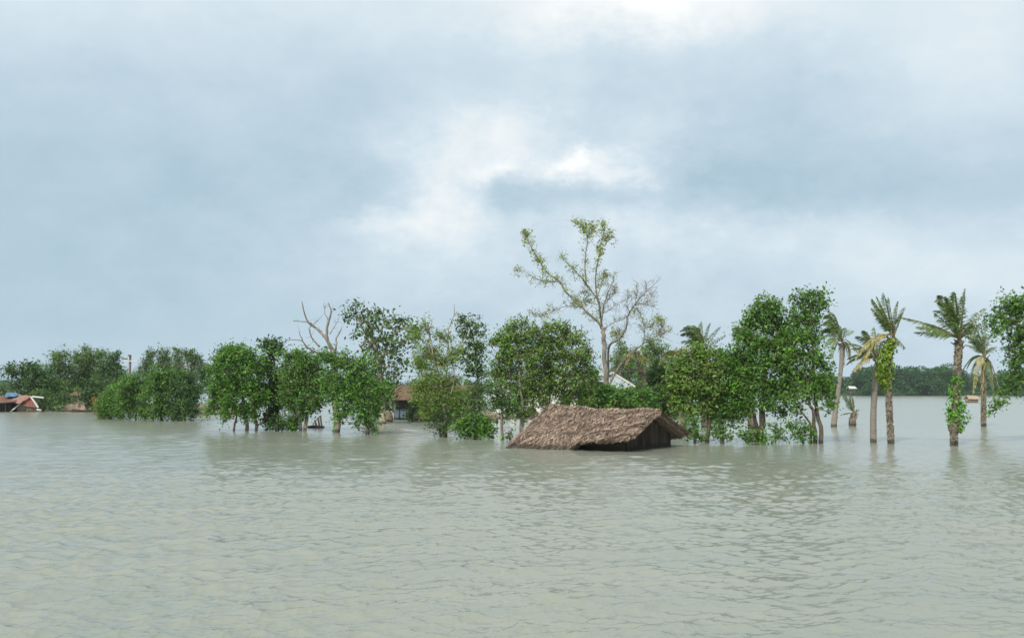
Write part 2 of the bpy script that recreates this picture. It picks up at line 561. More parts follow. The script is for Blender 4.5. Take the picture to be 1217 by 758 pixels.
def palm(label, D, trunk, rad, crown_px, tips, leaf='frond', bark='palm', seed=0, ivy=None, fill=8, width=0.5, boots=True, root=-1.5,
         wind=(-0.55, 0.05, -0.22), dead=(), bulges=(), boot=1.0, name='palm_tree', lw=0.046, group='date palms standing in the flood water', fill_len=0.75, ivym='ivydark'):
    rng = np.random.default_rng(seed + 500)
    k = D / F
    b = P(trunk[0][0], trunk[0][1], D)
    t = thing(name, label, 'palm', (b[0], b[1], 0.0), group)
    pts = pxpath(trunk, D)
    pts = np.vstack([pts[0] * [1, 1, 0] + [0, 0, root], pts])
    sp = smooth_path(pts, 40)
    zz = sp[:, 2]
    rr = np.interp(np.linspace(0, 1, 40), np.linspace(0, 1, len(rad)), rad)
    for bz, bw, ba in bulges:
        rr = rr + ba * np.exp(-((zz - bz) / bw) ** 2)
    rr = rr * (1 + rng.normal(0, 0.035, 40))
    g = Geo()
    g.tube(sp, rr, 14)
    if boots:
        # leaf bases left round the trunk: small up-tilted wedges in a spiral
        Lz = np.concatenate([[0], np.cumsum(np.linalg.norm(np.diff(sp, axis=0), axis=1))])
        s = 0.5
        a = 0.0
        while s < Lz[-1]:
            c = np.array([np.interp(s, Lz, sp[:, i]) for i in range(3)])
            r = np.interp(s, Lz, rr)
            a += 2.39996 + rng.normal(0, 0.12)
            s += 0.0125 / boot * rng.uniform(0.7, 1.3)
            o = np.array([math.cos(a), math.sin(a), 0])
            sd = np.array([-math.sin(a), math.cos(a), 0])
            h = rng.uniform(0.09, 0.16)
            w = rng.uniform(0.07, 0.12)
            out_ = rng.uniform(0.03, 0.085)
            c0 = c + o * (r - 0.015)
            V = [c0 - sd * w / 2, c0 + sd * w / 2, c0 + sd * w * 0.35 + o * out_ + [0, 0, h], c0 - sd * w * 0.35 + o * out_ + [0, 0, h],
                 c0 - sd * w * 0.3 + [0, 0, h * 1.05], c0 + sd * w * 0.3 + [0, 0, h * 1.05]]
            g.poly(V, [(0, 1, 2, 3), (3, 2, 5, 4), (1, 5, 2), (0, 3, 4)], 1 if rng.random() < 0.45 else 0)
    build(g, 'trunk', [BARK[bark], BARK['boot']], t)
    c = P(crown_px[0], crown_px[1], D)
    green = [LEAF[leaf], BARK['rachis']]
    for i, tp in enumerate(tips):
        x, y = tp[:2]
        bend = tp[2] if len(tp) > 2 else 0.25
        tip = P(x, y, D)
        Lg = np.linalg.norm(tip - c)
        tip[1] += rng.uniform(-0.45, 0.45) * Lg
        ctrl = c + (tip - c) * 0.5 + np.array([0, 0, 1.0]) * bend * Lg
        mt = [LEAF['fronddead'], BARK['rachis']] if i in dead else green
        frond(t, c + rng.normal(0, 0.05, 3), tip, ctrl, rng, mt, width * rng.uniform(0.85, 1.1), wind if i not in dead else (-0.1, 0, -0.3), lw=lw, rag=0.12 if i not in dead else 0.4)
    mean = np.mean([np.linalg.norm(P(x[0], x[1], D) - c) for x in tips])
    for i in range(fill):
        a = rng.uniform(0, 6.28)
        e = rng.uniform(0.35, 1.2)
        dv = np.array([math.cos(a) * math.cos(e) - 0.35, math.sin(a) * math.cos(e), math.sin(e)])
        tip = c + nrm(dv) * mean * fill_len * rng.uniform(0.8, 1.1)
        ctrl = c + (tip - c) * 0.5 + np.array([0.25, 0, 0.8]) * 0.22 * mean
        frond(t, c + rng.normal(0, 0.05, 3), tip, ctrl, rng, green, width * 0.9, wind, lw=lw)
    for i in range(7):
        # stubs of cut or broken stalks under the crown
        a = rng.uniform(0, 6.28)
        o = np.array([math.cos(a), math.sin(a), 0])
        gs = Geo()
        p0 = c + o * 0.1 + [0, 0, -rng.uniform(0.05, 0.45)]
        p1 = p0 + (o * rng.uniform(0.6, 1.0) + [0, 0, rng.uniform(0.2, 0.8)]) * rng.uniform(0.2, 0.45)
        gs.tube([p0, (p0 + p1) / 2 + [0, 0, -0.03], p1], [0.05, 0.035, 0.025], 5)
        build(gs, 'stalk_stub', BARK['palm'], t)
    if ivy:
        gi = Geo()
        for (x0, y0, y1, wpx, dens, side) in ivy:
            z0, z1 = P(x0, y1, D)[2], P(x0, y0, D)[2]
            n = int(dens * (z1 - z0) * 6.28 * wpx * k)
            z = rng.uniform(z0, z1, n)
            a = rng.uniform(0, 6.28, n)
            cx = np.interp(z, sp[:, 2], sp[:, 0]) + side * k
            cy = np.interp(z, sp[:, 2], sp[:, 1])
            env = np.sin(np.clip((z - z0) / (z1 - z0), 0.02, 0.98) * math.pi) ** 0.35
            lump = 1 + 0.3 * np.sin(z * 5.3 + a * 2 + x0) + rng.normal(0, 0.12, n)
            r = wpx * k * env * lump * rng.uniform(0.6, 1.08, n)
            o = np.stack([np.cos(a), np.sin(a), np.zeros(n)], 1)
            leaves(gi, np.stack([cx, cy, z], 1) + o * r[:, None], o, 0.125, rng, 0.75, up=0.3, spread=0.45, droop=0.8)
        build(gi, 'ivy', LEAF[ivym], t)
    return t


# ------------------------------------------------------------------ camera, sun, sky
cam = bpy.data.cameras.new('camera')
cam.sensor_width = 36.0
cam.lens = 36.0 * F / 1217.0
cam.clip_end = 5000
cam.clip_start = 0.1
co = bpy.data.objects.new('camera', cam)
COL.objects.link(co)
co.location = (0, 0, CAM_H)
co.rotation_euler = (math.pi / 2 + PITCH, 0, 0)
scene.camera = co

SUN_EL, SUN_AZ = math.radians(43), math.radians(208)     # azimuth from +Y, clockwise: behind and to the left
sd = np.array([math.sin(SUN_AZ) * math.cos(SUN_EL), math.cos(SUN_AZ) * math.cos(SUN_EL), math.sin(SUN_EL)])
sun = bpy.data.lights.new('sun', 'SUN')
sun.energy = 4.2
sun.angle = math.radians(4)
sun.color = (1.0, 0.955, 0.88)
so = bpy.data.objects.new('sun', sun)
COL.objects.link(so)
so.location = (-30, -30, 60)
from mathutils import Vector
so.rotation_euler = Vector(-sd).to_track_quat('-Z', 'Y').to_euler()

world = bpy.data.worlds.new('World')
scene.world = world
world.use_nodes = True
wt = world.node_tree
wt.nodes.clear()
wo = N(wt, 'ShaderNodeOutputWorld')
bg = N(wt, 'ShaderNodeBackground')
bg.inputs['Strength'].default_value = 0.1
sky = N(wt, 'ShaderNodeTexSky', sky_type='NISHITA')
sky.sun_disc = False
sky.sun_elevation = SUN_EL
sky.sun_rotation = SUN_AZ
sky.dust_density = 3.0
tc = N(wt, 'ShaderNodeTexCoord')
vec = tc.outputs['Generated']
sx = N(wt, 'ShaderNodeSeparateXYZ')
L(wt, vec, sx.inputs[0])
DEG = 57.29578
az = math_(wt, 'MULTIPLY', math_(wt, 'ARCTAN2', sx.outputs[0], sx.outputs[1]), DEG)
el = math_(wt, 'MULTIPLY', math_(wt, 'ARCSINE', sx.outputs[2]), DEG)
# ragged cloud edges: warp the directions with noise
def wnoise(scale, detail, off, rough=0.6):
    mp = N(wt, 'ShaderNodeMapping')
    mp.inputs['Location'].default_value = off
    mp.inputs['Scale'].default_value = (1, 1, 1.6)
    L(wt, vec, mp.inputs[0])
    return noise(wt, mp.outputs[0], scale, detail, rough)
wn = wnoise(5.0, 7, (1.3, 2.1, 0.4), 0.62)
ws = N(wt, 'ShaderNodeSeparateColor')
L(wt, wn.outputs['Color'], ws.inputs[0])
wn2 = wnoise(17.0, 6, (4.3, 0.1, 2.4), 0.65)
ws2 = N(wt, 'ShaderNodeSeparateColor')
L(wt, wn2.outputs['Color'], ws2.inputs[0])
azw = math_(wt, 'MULTIPLY_ADD', ws.outputs[0], 7.0, math_(wt, 'SUBTRACT', az, 3.5))
azw = math_(wt, 'MULTIPLY_ADD', ws2.outputs[0], 4.4, math_(wt, 'SUBTRACT', azw, 2.2))
elw = math_(wt, 'MULTIPLY_ADD', ws.outputs[1], 4.6, math_(wt, 'SUBTRACT', el, 2.3))
elw = math_(wt, 'MULTIPLY_ADD', ws2.outputs[1], 3.4, math_(wt, 'SUBTRACT', elw, 1.7))


def pdir(px, py):
    p = P(px, py, 1.0) - [0, 0, CAM_H]
    p = p / np.linalg.norm(p)
    return math.degrees(math.atan2(p[0], p[1])), math.degrees(math.asin(p[2]))


PXD = 57.3 / F
BLOBS = [  # cloud masses: where (as photo pixels -> direction), half sizes, brightness
    (0, -10, 330, 130, .17), (760, -5, 120, 30, .5), (640, 10, 260, 50, .18), (340, 70, 170, 60, -.08), (300, 205, 160, 40, -.05),
    (1120, 228, 170, 42, -.18), (735, 165, 55, 50, -.17), (600, 165, 120, 48, .42), (715, 207, 50, 20, .65), (596, 202, 32, 15, .5), (520, 205, 60, 60, .22), (640, 150, 60, 30, .15),
    (682, 190, 16, 13, .4), (530, 245, 40, 42, .28), (575, 215, 30, 26, -.2), (655, 240, 95, 22, -.10), (765, 150, 40, 38, .30),
    (450, 270, 60, 14, .22), (850, 278, 150, 28, .24), (1100, 325, 190, 50, .28), (520, 325, 210, 50, .16), (890, 335, 90, 40, -.12), (120, 350, 300, 90, -.22),
    (1185, 90, 130, 90, .36), (900, 25, 220, 35, .12), (360, 140, 120, 50, .07), (900, 130, 120, 50, .09), (870, 205, 90, 25, -.08), (20, 250, 170, 90, -.10),
    (880, 400, 300, 60, -.04), (-260, 150, 200, 120, .1), (1500, 200, 200, 120, .12)]
t = None
prof = N(wt, 'ShaderNodeFloatCurve')
cv = prof.mapping.curves[0]
# brightness against height above the horizon (x: 0..90 degrees)
pts_ = [(0.0, .40), (0.045, .47), (0.09, .44), (0.125, .30), (0.165, .28), (0.20, .42), (0.245, .58), (0.30, .66), (1.0, .8)]
cv.points[0].location = pts_[0]
cv.points[1].location = pts_[-1]
for p_ in pts_[1:-1]:
    cv.points.new(*p_)
prof.mapping.update()
L(wt, math_(wt, 'DIVIDE', elw, 90.0, clamp=True), prof.inputs['Value'])
t = prof.outputs[0]
for (x, y, wx, wy, a) in BLOBS:
    a0, e0 = pdir(x, y)
    dx = math_(wt, 'DIVIDE', math_(wt, 'SUBTRACT', azw, a0), wx * PXD)
    dy = math_(wt, 'DIVIDE', math_(wt, 'SUBTRACT', elw, e0), wy * PXD)
    r2 = math_(wt, 'MULTIPLY_ADD', dx, dx, math_(wt, 'MULTIPLY', dy, dy))
    t = math_(wt, 'MULTIPLY_ADD', math_(wt, 'EXPONENT', math_(wt, 'MULTIPLY', r2, -0.7)), a, t)
fb = wnoise(4.0, 9, (0.2, 5.1, 3.3), 0.6)
t = math_(wt, 'MULTIPLY_ADD', math_(wt, 'SUBTRACT', fb.outputs['Fac'], 0.5), 0.32, t)
fb2 = wnoise(13.0, 8, (7.2, 1.1, 0.3), 0.65)
# the torn, bright break in the overcast has the crispest texture
a0, e0 = pdir(650, 235)
dx = math_(wt, 'DIVIDE', math_(wt, 'SUBTRACT', az, a0), 330 * PXD)
dy = math_(wt, 'DIVIDE', math_(wt, 'SUBTRACT', el, e0), 110 * PXD)
msk = math_(wt, 'EXPONENT', math_(wt, 'MULTIPLY', math_(wt, 'MULTIPLY_ADD', dx, dx, math_(wt, 'MULTIPLY', dy, dy)), -0.7))
t = math_(wt, 'ADD', math_(wt, 'MULTIPLY', math_(wt, 'SUBTRACT', fb2.outputs['Fac'], 0.5), math_(wt, 'MULTIPLY_ADD', msk, 0.75, 0.22)), t)
ccol = ramp(wt, math_(wt, 'MULTIPLY', t, 0.7, clamp=True), [
    (0.0, (0.37, 0.518, 0.615)), (0.13, (0.437, 0.593, 0.70)), (0.30, (0.548, 0.684, 0.782)), (0.46, (0.672, 0.789, 0.872)), (0.64, (0.85, 0.915, 0.945)), (0.85, (1.05, 1.06, 1.05))])
# an overcast sky is brighter overhead than low down
zen = N(wt, 'ShaderNodeMapRange', interpolation_type='SMOOTHSTEP')
L(wt, el, zen.inputs[0])
for i, v in ((1, 22.0), (2, 62.0), (3, 1.0), (4, 1.55)):
    zen.inputs[i].default_value = v
gain = N(wt, 'ShaderNodeVectorMath', operation='SCALE')
L(wt, ccol, gain.inputs[0])
L(wt, math_(wt, 'MULTIPLY', zen.outputs[0], 10.0), gain.inputs['Scale'])
L(wt, mixc(wt, 0.96, sky.outputs[0], gain.outputs[0]), bg.inputs['Color'])
L(wt, bg.outputs[0], wo.inputs['Surface'])

vs = scene.view_settings
vs.view_transform = 'Standard'
vs.look = 'None'
vs.exposure = 0.0
vs.gamma = 1.0
vs.use_curve_mapping = False
scene.cycles.max_bounces = 7
scene.cycles.transparent_max_bounces = 8
scene.cycles.volume_bounces = 1
scene.cycles.use_denoising = True

# ------------------------------------------------------------------ flood water
def make_water():
    rows = []
    p = CAM_H * F / 8.6
    while p > 12.0:
        rows.append(CAM_H * F / p)
        p -= 0.65 if p > 160 else 0.42
    rows = np.array(rows + list(np.geomspace(rows[-1] * 1.06, 640.0, 16)))
    nc = 900
    ang = np.radians(np.linspace(-37, 37, nc))
    Rr, A = np.meshgrid(rows, ang, indexing='ij')
    X, Y = Rr * np.sin(A), Rr * np.cos(A)
    rng = np.random.default_rng(3)
    Z = np.zeros_like(X)
    dX, dY = np.zeros_like(X), np.zeros_like(X)
    step = np.gradient(rows)[:, None]
    ncomp = 110
    lam = np.geomspace(0.085, 3.0, ncomp) * rng.uniform(0.93, 1.07, ncomp)
    main = math.radians(-68)         # the way the waves run: towards the viewer and a little to the right
    gx, gy = X / 9.0, Y / 16.0
    gust = 0.80 + 0.42 * np.sin(gx + 1.7 * np.sin(gy * 0.7 + 1) + 0.5) * np.sin(gy * 1.3 + 0.8 * np.sin(gx * 0.8)) + 0.22 * np.sin(gx * 2.3 + gy * 3.1 + 1.5 * np.sin(gy * 2.1))
    for l in lam:
        th = main + rng.normal(0, 0.85)
        kx, ky = math.cos(th) * 6.283 / l, math.sin(th) * 6.283 / l
        slope = 0.043 * (l / 0.40) ** (-0.85 if l > 0.42 else 0.05) * rng.uniform(0.5, 1.4)
        amp = slope * l / 6.283
        ph = kx * X + ky * Y + rng.uniform(0, 6.283)
        fade = np.clip((l / step - 1.3) / 1.2, 0, 1)
        a = amp * fade * gust
        Z += a * np.sin(ph)
        dX += 0.9 * a * math.cos(th) * np.cos(ph)
        dY += 0.9 * a * math.sin(th) * np.cos(ph)
    edge = np.clip((np.radians(37) - np.abs(A)) / 0.03, 0, 1) * np.clip((Rr - 8.6) / 0.6, 0, 1)
    V = np.stack([X + dX * edge, Y + dY * edge, Z * edge], -1).reshape(-1, 3)
    nr = len(rows)
    i = (np.arange(nr - 1)[:, None] * nc + np.arange(nc - 1)[None, :]).reshape(-1)
    g = Geo()
    g.quads(V, np.stack([i, i + 1, i + nc + 1, i + nc], -1))
    # the rest of the sheet: plain, beside and behind the viewpoint
    def sector(a0, a1, na, rr):
        aa = np.radians(np.linspace(a0, a1, na))
        Rq, Aq = np.meshgrid(rr, aa, indexing='ij')
        W = np.stack([Rq * np.sin(Aq), Rq * np.cos(Aq), Rq * 0], -1).reshape(-1, 3)
        n_ = len(rr)
        j = (np.arange(n_ - 1)[:, None] * na + np.arange(na - 1)[None, :]).reshape(-1)
        g.quads(W, np.stack([j, j + 1, j + na + 1, j + na], -1))
    sector(37, 323, 80, np.array([0.02, 3, 8.6, 20, 50, 120, 300, 640.0]))
    sector(-37, 37, 20, np.array([0.02, 3, rows[0]]))
    m, nt, out = newmat('flood_water')
    geo = N(nt, 'ShaderNodeNewGeometry')
    mp = N(nt, 'ShaderNodeMapping')
    mp.inputs['Rotation'].default_value = (0, 0, math.radians(-22))
    mp.inputs['Scale'].default_value = (0.55, 1.25, 1)
    L(nt, geo.outputs['Position'], mp.inputs[0])
    acc = None
    for sc, k, dt in ((0.9, 0.08, 2), (3.3, 0.16, 3), (9.0, 0.12, 3), (0.10, 0.04, 3)):
        nz = noise(nt, mp.outputs[0], sc, dt, 0.6)
        v = N(nt, 'ShaderNodeVectorMath', operation='SUBTRACT')
        L(nt, nz.outputs['Color'], v.inputs[0])
        v.inputs[1].default_value = (0.5, 0.5, 0.5)
        w = N(nt, 'ShaderNodeVectorMath', operation='MULTIPLY')
        L(nt, v.outputs[0], w.inputs[0])
        w.inputs[1].default_value = (k * 0.8, k * 1.5, 0)
        if acc is None:
            acc = w.outputs[0]
        else:
            s_ = N(nt, 'ShaderNodeVectorMath', operation='ADD')
            L(nt, acc, s_.inputs[0])
            L(nt, w.outputs[0], s_.inputs[1])
            acc = s_.outputs[0]
    s_ = N(nt, 'ShaderNodeVectorMath', operation='ADD')
    L(nt, geo.outputs['Normal'], s_.inputs[0])
    L(nt, acc, s_.inputs[1])
    nn = N(nt, 'ShaderNodeVectorMath', operation='NORMALIZE')
    L(nt, s_.outputs[0], nn.inputs[0])
    b = N(nt, 'ShaderNodeBsdfPrincipled')
    mud = noise(nt, mp.outputs[0], 0.45, 5, 0.6)
    L(nt, mixc(nt, math_(nt, 'MULTIPLY_ADD', mud.outputs['Fac'], 2.2, -0.6, clamp=True), (0.174, 0.192, 0.156), (0.214, 0.217, 0.164)), b.inputs['Base Color'])
    b.inputs['Roughness'].default_value = 0.20
    b.inputs['IOR'].default_value = 1.55
    L(nt, nn.outputs[0], b.inputs['Normal'])
    L(nt, b.outputs[0], out.inputs[0])
    o = build(g, 'water', m, None, smooth=True)
    tag(o, 'grey green rippled flood water covering the land', 'water', kind='structure')


make_water()

# ground under the flood, and the banks that stand out of it
MUD = rough_mat('mud', (0.12, 0.095, 0.065), (0.25, 0.205, 0.15), 1.2, bump=0.4, c3=(0.05, 0.085, 0.025))
g = Geo()
g.poly([(-640, -60, -1.6), (640, -60, -1.6), (640, 660, -1.6), (-640, 660, -1.6)], [(0, 1, 2, 3)])
tag(build(g, 'ground', MUD), 'drowned ground under the flood water', 'ground', kind='structure')


def bank(name, label, x0, x1, y0, y1, h, seed, nx=80, ny=14, edge=1.6):
    rng = np.random.default_rng(seed)
    xs = np.linspace(x0, x1, nx)
    v = np.linspace(0, 1, ny)
    ph = rng.uniform(0, 6.28, 8)
    G = np.zeros((ny, nx, 3))
    for j, q in enumerate(v):
        wob = edge * (np.sin(xs * 0.35 + ph[0]) + 0.6 * np.sin(xs * 0.93 + ph[1]) + 0.4 * np.sin(xs * 2.1 + ph[2]))
        G[j, :, 0] = xs
        G[j, :, 1] = y0 + (y1 - y0) * q + wob * (1 - q)
        prof_ = min(1, q / 0.12) * min(1, (1 - q) / 0.12)
        ex = np.clip(np.minimum(xs - x0, x1 - xs) / (0.06 * (x1 - x0)), 0, 1)
        G[j, :, 2] = -0.4 + (h + 0.4) * prof_ ** 0.7 * ex ** 0.7 + rng.normal(0, 0.05, nx) * prof_
    g = Geo()
    i = (np.arange(ny - 1)[:, None] * nx + np.arange(nx - 1)[None, :]).reshape(-1)
    g.quads(G.reshape(-1, 3), np.stack([i, i + 1, i + nx + 1, i + nx], -1))
    tag(build(g, name, MUD, smooth=True), label, 'bank', kind='structure')


bank('shore', 'low muddy shore below the village trees', -150, -36, 121.5, 175, 0.35, 1)
bank('bank', 'low earth bank under the brown roofed house', -11.5, 17.5, 88.5, 125, 0.3, 2, edge=0.5)
bank('far_shore', 'distant wooded shore across the flood', 30, 420, 402, 560, 0.6, 4, edge=4)
bank('mud_bank', 'small brown mud bank between tree groups', -36, -30, 108, 116, 0.9, 5, nx=30, edge=0.4)

# the air: closed box round everything
m, nt, out = newmat('haze')
pv = N(nt, 'ShaderNodeVolumePrincipled')
pv.inputs['Color'].default_value = (0.86, 0.93, 1.0, 1)
pv.inputs['Density'].default_value = 0.00011
L(nt, pv.outputs[0], out.inputs['Volume'])
g = Geo()
g.box((0, 20, 17.3), (1360, 1380, 41))
o = build(g, 'haze', m)
tag(o, 'thin pale haze over the flooded land', 'haze', kind='stuff')

# ------------------------------------------------------------------ the drowned hut
THATCH = rough_mat('thatch', (0.13, 0.092, 0.062), (0.30, 0.225, 0.165), 14, (1, 1, 1), bump=0.8, c3=(0.105, 0.075, 0.055), rnd=0.9, dist=0.05)
STRAW = rough_mat('thatch_straw', (0.065, 0.042, 0.028), (0.43, 0.32, 0.232), 9, (1, 1, 1), bump=0.2, rnd=1.5, c3=(0.09, 0.066, 0.05))
WEAVE = rough_mat('woven_wall', (0.035, 0.026, 0.018), (0.085, 0.063, 0.043), 22, (1, 1, 0.3), bump=0.5)
SPLIT = rough_mat('split_bamboo', (0.032, 0.024, 0.018), (0.09, 0.07, 0.05), 6, (1, 1, .3), bump=0.3, rnd=1.2)
POLE = rough_mat('pole_wood', (0.10, 0.08, 0.06), (0.24, 0.20, 0.15), 10, (1, 1, 0.2), bump=0.3)


def straw(g, Pf, n, rng, ln=(0.25, 0.6), w=0.035, lift=0.05, m=1):
    """blades of palm thatch lying down the slope; Pf(s, t) -> point, down vector, normal"""
    s, t = rng.uniform(0, 1, n), rng.uniform(0, 1, n) ** 0.9
    p, d, nn = Pf(s, t)
    side = np.cross(d, nn)
    d = nrm(d + side * rng.normal(0, 0.34, (n, 1)) + nn * rng.normal(0.05, 0.07, (n, 1)))
    side = nrm(np.cross(d, nn) + nn * rng.normal(0, 0.25, (n, 1)))
    l = rng.uniform(*ln, (n, 1))
    ww = w * rng.uniform(0.6, 1.5, (n, 1))
    b = p + nn * rng.uniform(0.005, lift, (n, 1))
    V = np.stack([b - side * ww * 0.5, b + side * ww * 0.5, b + d * l + side * ww * 0.25, b + d * l - side * ww * 0.25], 1)
    g.quads(V.reshape(-1, 3), np.arange(n * 4).reshape(-1, 4), m)


def hut():
    rng = np.random.default_rng(21)
    RL, RR = P(653, 483, 50.0), P(783, 488.5, 46.4)
    EL, ER = P(600, 532, 47.2), P(751, 519, 43.9)
    BL, BR = RL + (RL - EL) * [0.9, 0.9, 0], P(815, 516, 48.8)
    BL[2] = 0.1
    t = thing('thatched_hut', 'drowned hut with only its brown palm thatch roof above the water', 'hut', ((RL + RR) / 2) * [1, 1, 0])

    def surf(A, B, C, D_, low, seed):
        ph = np.random.default_rng(seed).uniform(0, 6.28, 8)

        def f(s, q):
            s_, q_ = s[..., None], q[..., None]
            p = (A * (1 - s_) + B * s_) * (1 - q_) + (C * (1 - s_) + D_ * s_) * q_
            dz = 0.04 * np.sin(s * 9 + ph[0]) * np.sin(q * 4 + ph[1]) + 0.018 * np.sin(s * 23 + ph[2] + q * 5) + 0.03 * np.sin(q * 19 + ph[3] + 3 * np.sin(s * 8))
            base = C[2] * (1 - s) + D_[2] * s
            want = np.interp(s, low[0], low[1])
            dz = dz + (want - base) * q ** 2.2
            dz = dz - 0.06 * np.sin(math.pi * s) * (1 - q)          # the ridge sags a little
            p = p + np.stack([0 * dz, 0 * dz, dz], -1)
            return p
        return f

    front = surf(RL, RR, EL, ER, ([0, .3, .50, .56, .62, .70, .80, .9, 1], [-.12, -.12, -.10, .02, .42, .56, .46, .50, .66]), 1)
    back = surf(RL, RR, BL, BR, ([0, .5, .8, 1], [.0, .1, .35, BR[2]]), 2)
    for nm, f, flip in (('roof_slope', front, 1), ('roof_slope', back, -1)):
        nu, nv = 70, 26
        S, T = np.meshgrid(np.linspace(0, 1, nu), np.linspace(0, 1, nv))
        # ragged edges
        T2 = T * (1 + 0.018 * np.sin(S * 61) * (T > 0.95) + 0.012 * np.sin(S * 133 + 1))
        G = f(S, T2)
        G += rng.normal(0, 0.012, G.shape)
        n = nrm(np.cross(f(np.array([.51]), np.array([.5]))[0] - f(np.array([.5]), np.array([.5]))[0], f(np.array([.5]), np.array([.51]))[0] - f(np.array([.5]), np.array([.5]))[0]))
        n = n if n[2] > 0 else -n
        g = Geo()
        grid_solid(g, G, n, 0.16, 0)

        def Pf(s, q):
            e = 0.01
            p = f(s, q)
            d = nrm(f(s, q + e) - p)
            u = nrm(f(s + e, q) - p)
            nn = nrm(np.cross(u, d))
            nn = np.where(nn[:, 2:] < 0, -nn, nn)
            return p, d, nn
        straw(g, Pf, 15000, rng, (0.2, 0.5), 0.030, 0.10)
        # loose ends hanging off the eave and the gable edge
        def Pe(s, q):
            p, d, nn = Pf(s, 0.94 + 0.06 * q)
            return p, nrm(d + [0, 0, -0.25]), nn
        straw(g, Pe, 1100, rng, (0.08, 0.26), 0.035, 0.03)
        def Pg(s, q):
            p, d, nn = Pf(0.975 + 0.025 * s, q)
            u = nrm(RR - RL)
            return p - nn * 0.05 * rng.random((len(s), 1)), nrm(u * 0.9 + d * 0.6), nn
        straw(g, Pg, 700, rng, (0.12, 0.3), 0.035, 0.05)
        build(g, nm, [THATCH, STRAW], t)
    # ridge bundle
    g = Geo()
    s = np.linspace(-0.01, 1.01, 40)
    rp = front(s, s * 0) + np.array([0, 0, 0.02])
    g.tube(rp + rng.normal(0, 0.006, rp.shape), 0.09 + rng.normal(0, 0.012, 40), 8)

    def Pr(s, q):
        p = front(s, q * 0) + np.array([0, 0, 0.07])
        dn = nrm(EL - RL)
        db = nrm(BL - RL)
        d = np.where(rng.random((len(s), 1)) < 0.6, dn, db)
        return p, nrm(d + nrm(RR - RL) * rng.normal(0, 0.5, (len(s), 1))), np.tile([0, 0, 1.0], (len(s), 1))
    straw(g, Pr, 800, rng, (0.2, 0.45), 0.035, 0.06)
    build(g, 'ridge', [THATCH, STRAW], t)
    # walls set in under the roof
    u = nrm((RR - RL) * [1, 1, 0])
    fdir, bdir = (ER - RR), (BR - RR)
    pk = RR - u * 0.55 + [0, 0, -0.22]
    wf = pk + fdir * 0.80 * [1, 1, 0]
    wb = pk + bdir * 0.72 * [1, 1, 0]
    zf = RR[2] + fdir[2] * 0.80 - 0.26
    zb = RR[2] + bdir[2] * 0.72 - 0.26
    g = Geo()
    th = u * 0.06
    ring = [wf * [1, 1, 0] + [0, 0, -1.5], wb * [1, 1, 0] + [0, 0, -1.5], wb * [1, 1, 0] + [0, 0, zb], pk, wf * [1, 1, 0] + [0, 0, zf]]
    g.poly(ring + [k - th for k in ring], [(0, 1, 2, 3, 4), (9, 8, 7, 6, 5)] + [(i, i + 5, (i + 1) % 5 + 5, (i + 1) % 5) for i in range(5)])
    build(g, 'gable_wall', WEAVE, t)
    g = Geo()
    for q in np.linspace(0.03, 0.97, 34):          # split bamboo strips of the gable
        base_ = (wf * (1 - q) + wb * q) * [1, 1, 0] + u * rng.uniform(.012, .03)
        qk = np.linalg.norm((pk - wf)[:2]) / np.linalg.norm((wb - wf)[:2])
        zt_ = np.interp(q, [0, qk, 1], [zf, pk[2], zb]) - rng.uniform(.02, .12)
        g.bar(base_ + [0, 0, -.3], base_ + [rng.normal(0, .02), 0, max(zt_, .05)], .07, .018)
    build(g, 'wall_strips', SPLIT, t)
    g = Geo()
    a = wf * [1, 1, 0] - u * 0.06
    b = a - u * 4.6
    nf = nrm(fdir * [1, 1, 0])
    g.slab([a + [0, 0, -1.5], b + [0, 0, -1.5], b + [0, 0, zf - 0.05], a + [0, 0, zf]], 0.06)
    build(g, 'front_wall', WEAVE, t)
    # rafters and corner posts that show at the open gable
    for (p, q) in ((RR - u * 0.25 + [0, 0, -0.24], ER - u * 0.25 + [0, 0, -0.2]), (RR - u * 0.25 + [0, 0, -0.24], BR - u * 0.25 + [0, 0, -0.2])):
        g = Geo()
        g.tube(wander(p, q, rng, 6, 0.015), 0.04, 6)
        build(g, 'rafter', POLE, t, smooth=True)
    for c in (wf, wb):
        g = Geo()
        c = c * [1, 1, 0] + u * 0.07
        g.tube([c + [0, 0, -1.5], c + [0, 0, 0.3], c + [0, 0, min(zf, zb)]], 0.06, 7)
        build(g, 'corner_post', WEAVE, t, smooth=True)


hut()

# ------------------------------------------------------------------ trees by the hut, left to right
# far village shore
VG = 'trees of the village on the far left shore'
tree('dark tree with ragged crown spreading over the collapsed roofs', (37, 490), [(22, 441, 15, 8), (36, 438, 10, 7), (10, 440, 5, 5), (32, 455, 18, 14), (44, 450, 12, 14), (40, 470, 14, 12)], 'dark', 'dark', 0.3, 3.2, D=127, group=VG, seed=1, clump=0.5)
tree('pale hazy tree low on the horizon past the collapsed house', (4, 488), [(4, 462, 14, 8), (-12, 466, 14, 12), (12, 472, 10, 9)], 'farlight', 'grey', 0.4, 3, D=190, group=VG, seed=2, clump=0.7)
tree('tall green tree with a round knob of crown above the village', (72, 489), [(72, 424, 10, 9), (68, 436, 12, 9), (76, 446, 14, 14), (62, 458, 12, 12), (78, 466, 14, 14)], 'farlight', 'grey', 0.28, 3.6, D=136, group=VG, seed=3, clump=0.55)
tree('tallest broad green tree of the village clump', (103, 489), [(104, 423, 12, 8), (116, 430, 14, 10), (96, 434, 12, 12), (110, 446, 20, 14), (94, 452, 14, 16), (108, 466, 20, 14)], 'farlight', 'grey', 0.28, 3.8, D=141, group=VG, seed=4, clump=0.55)
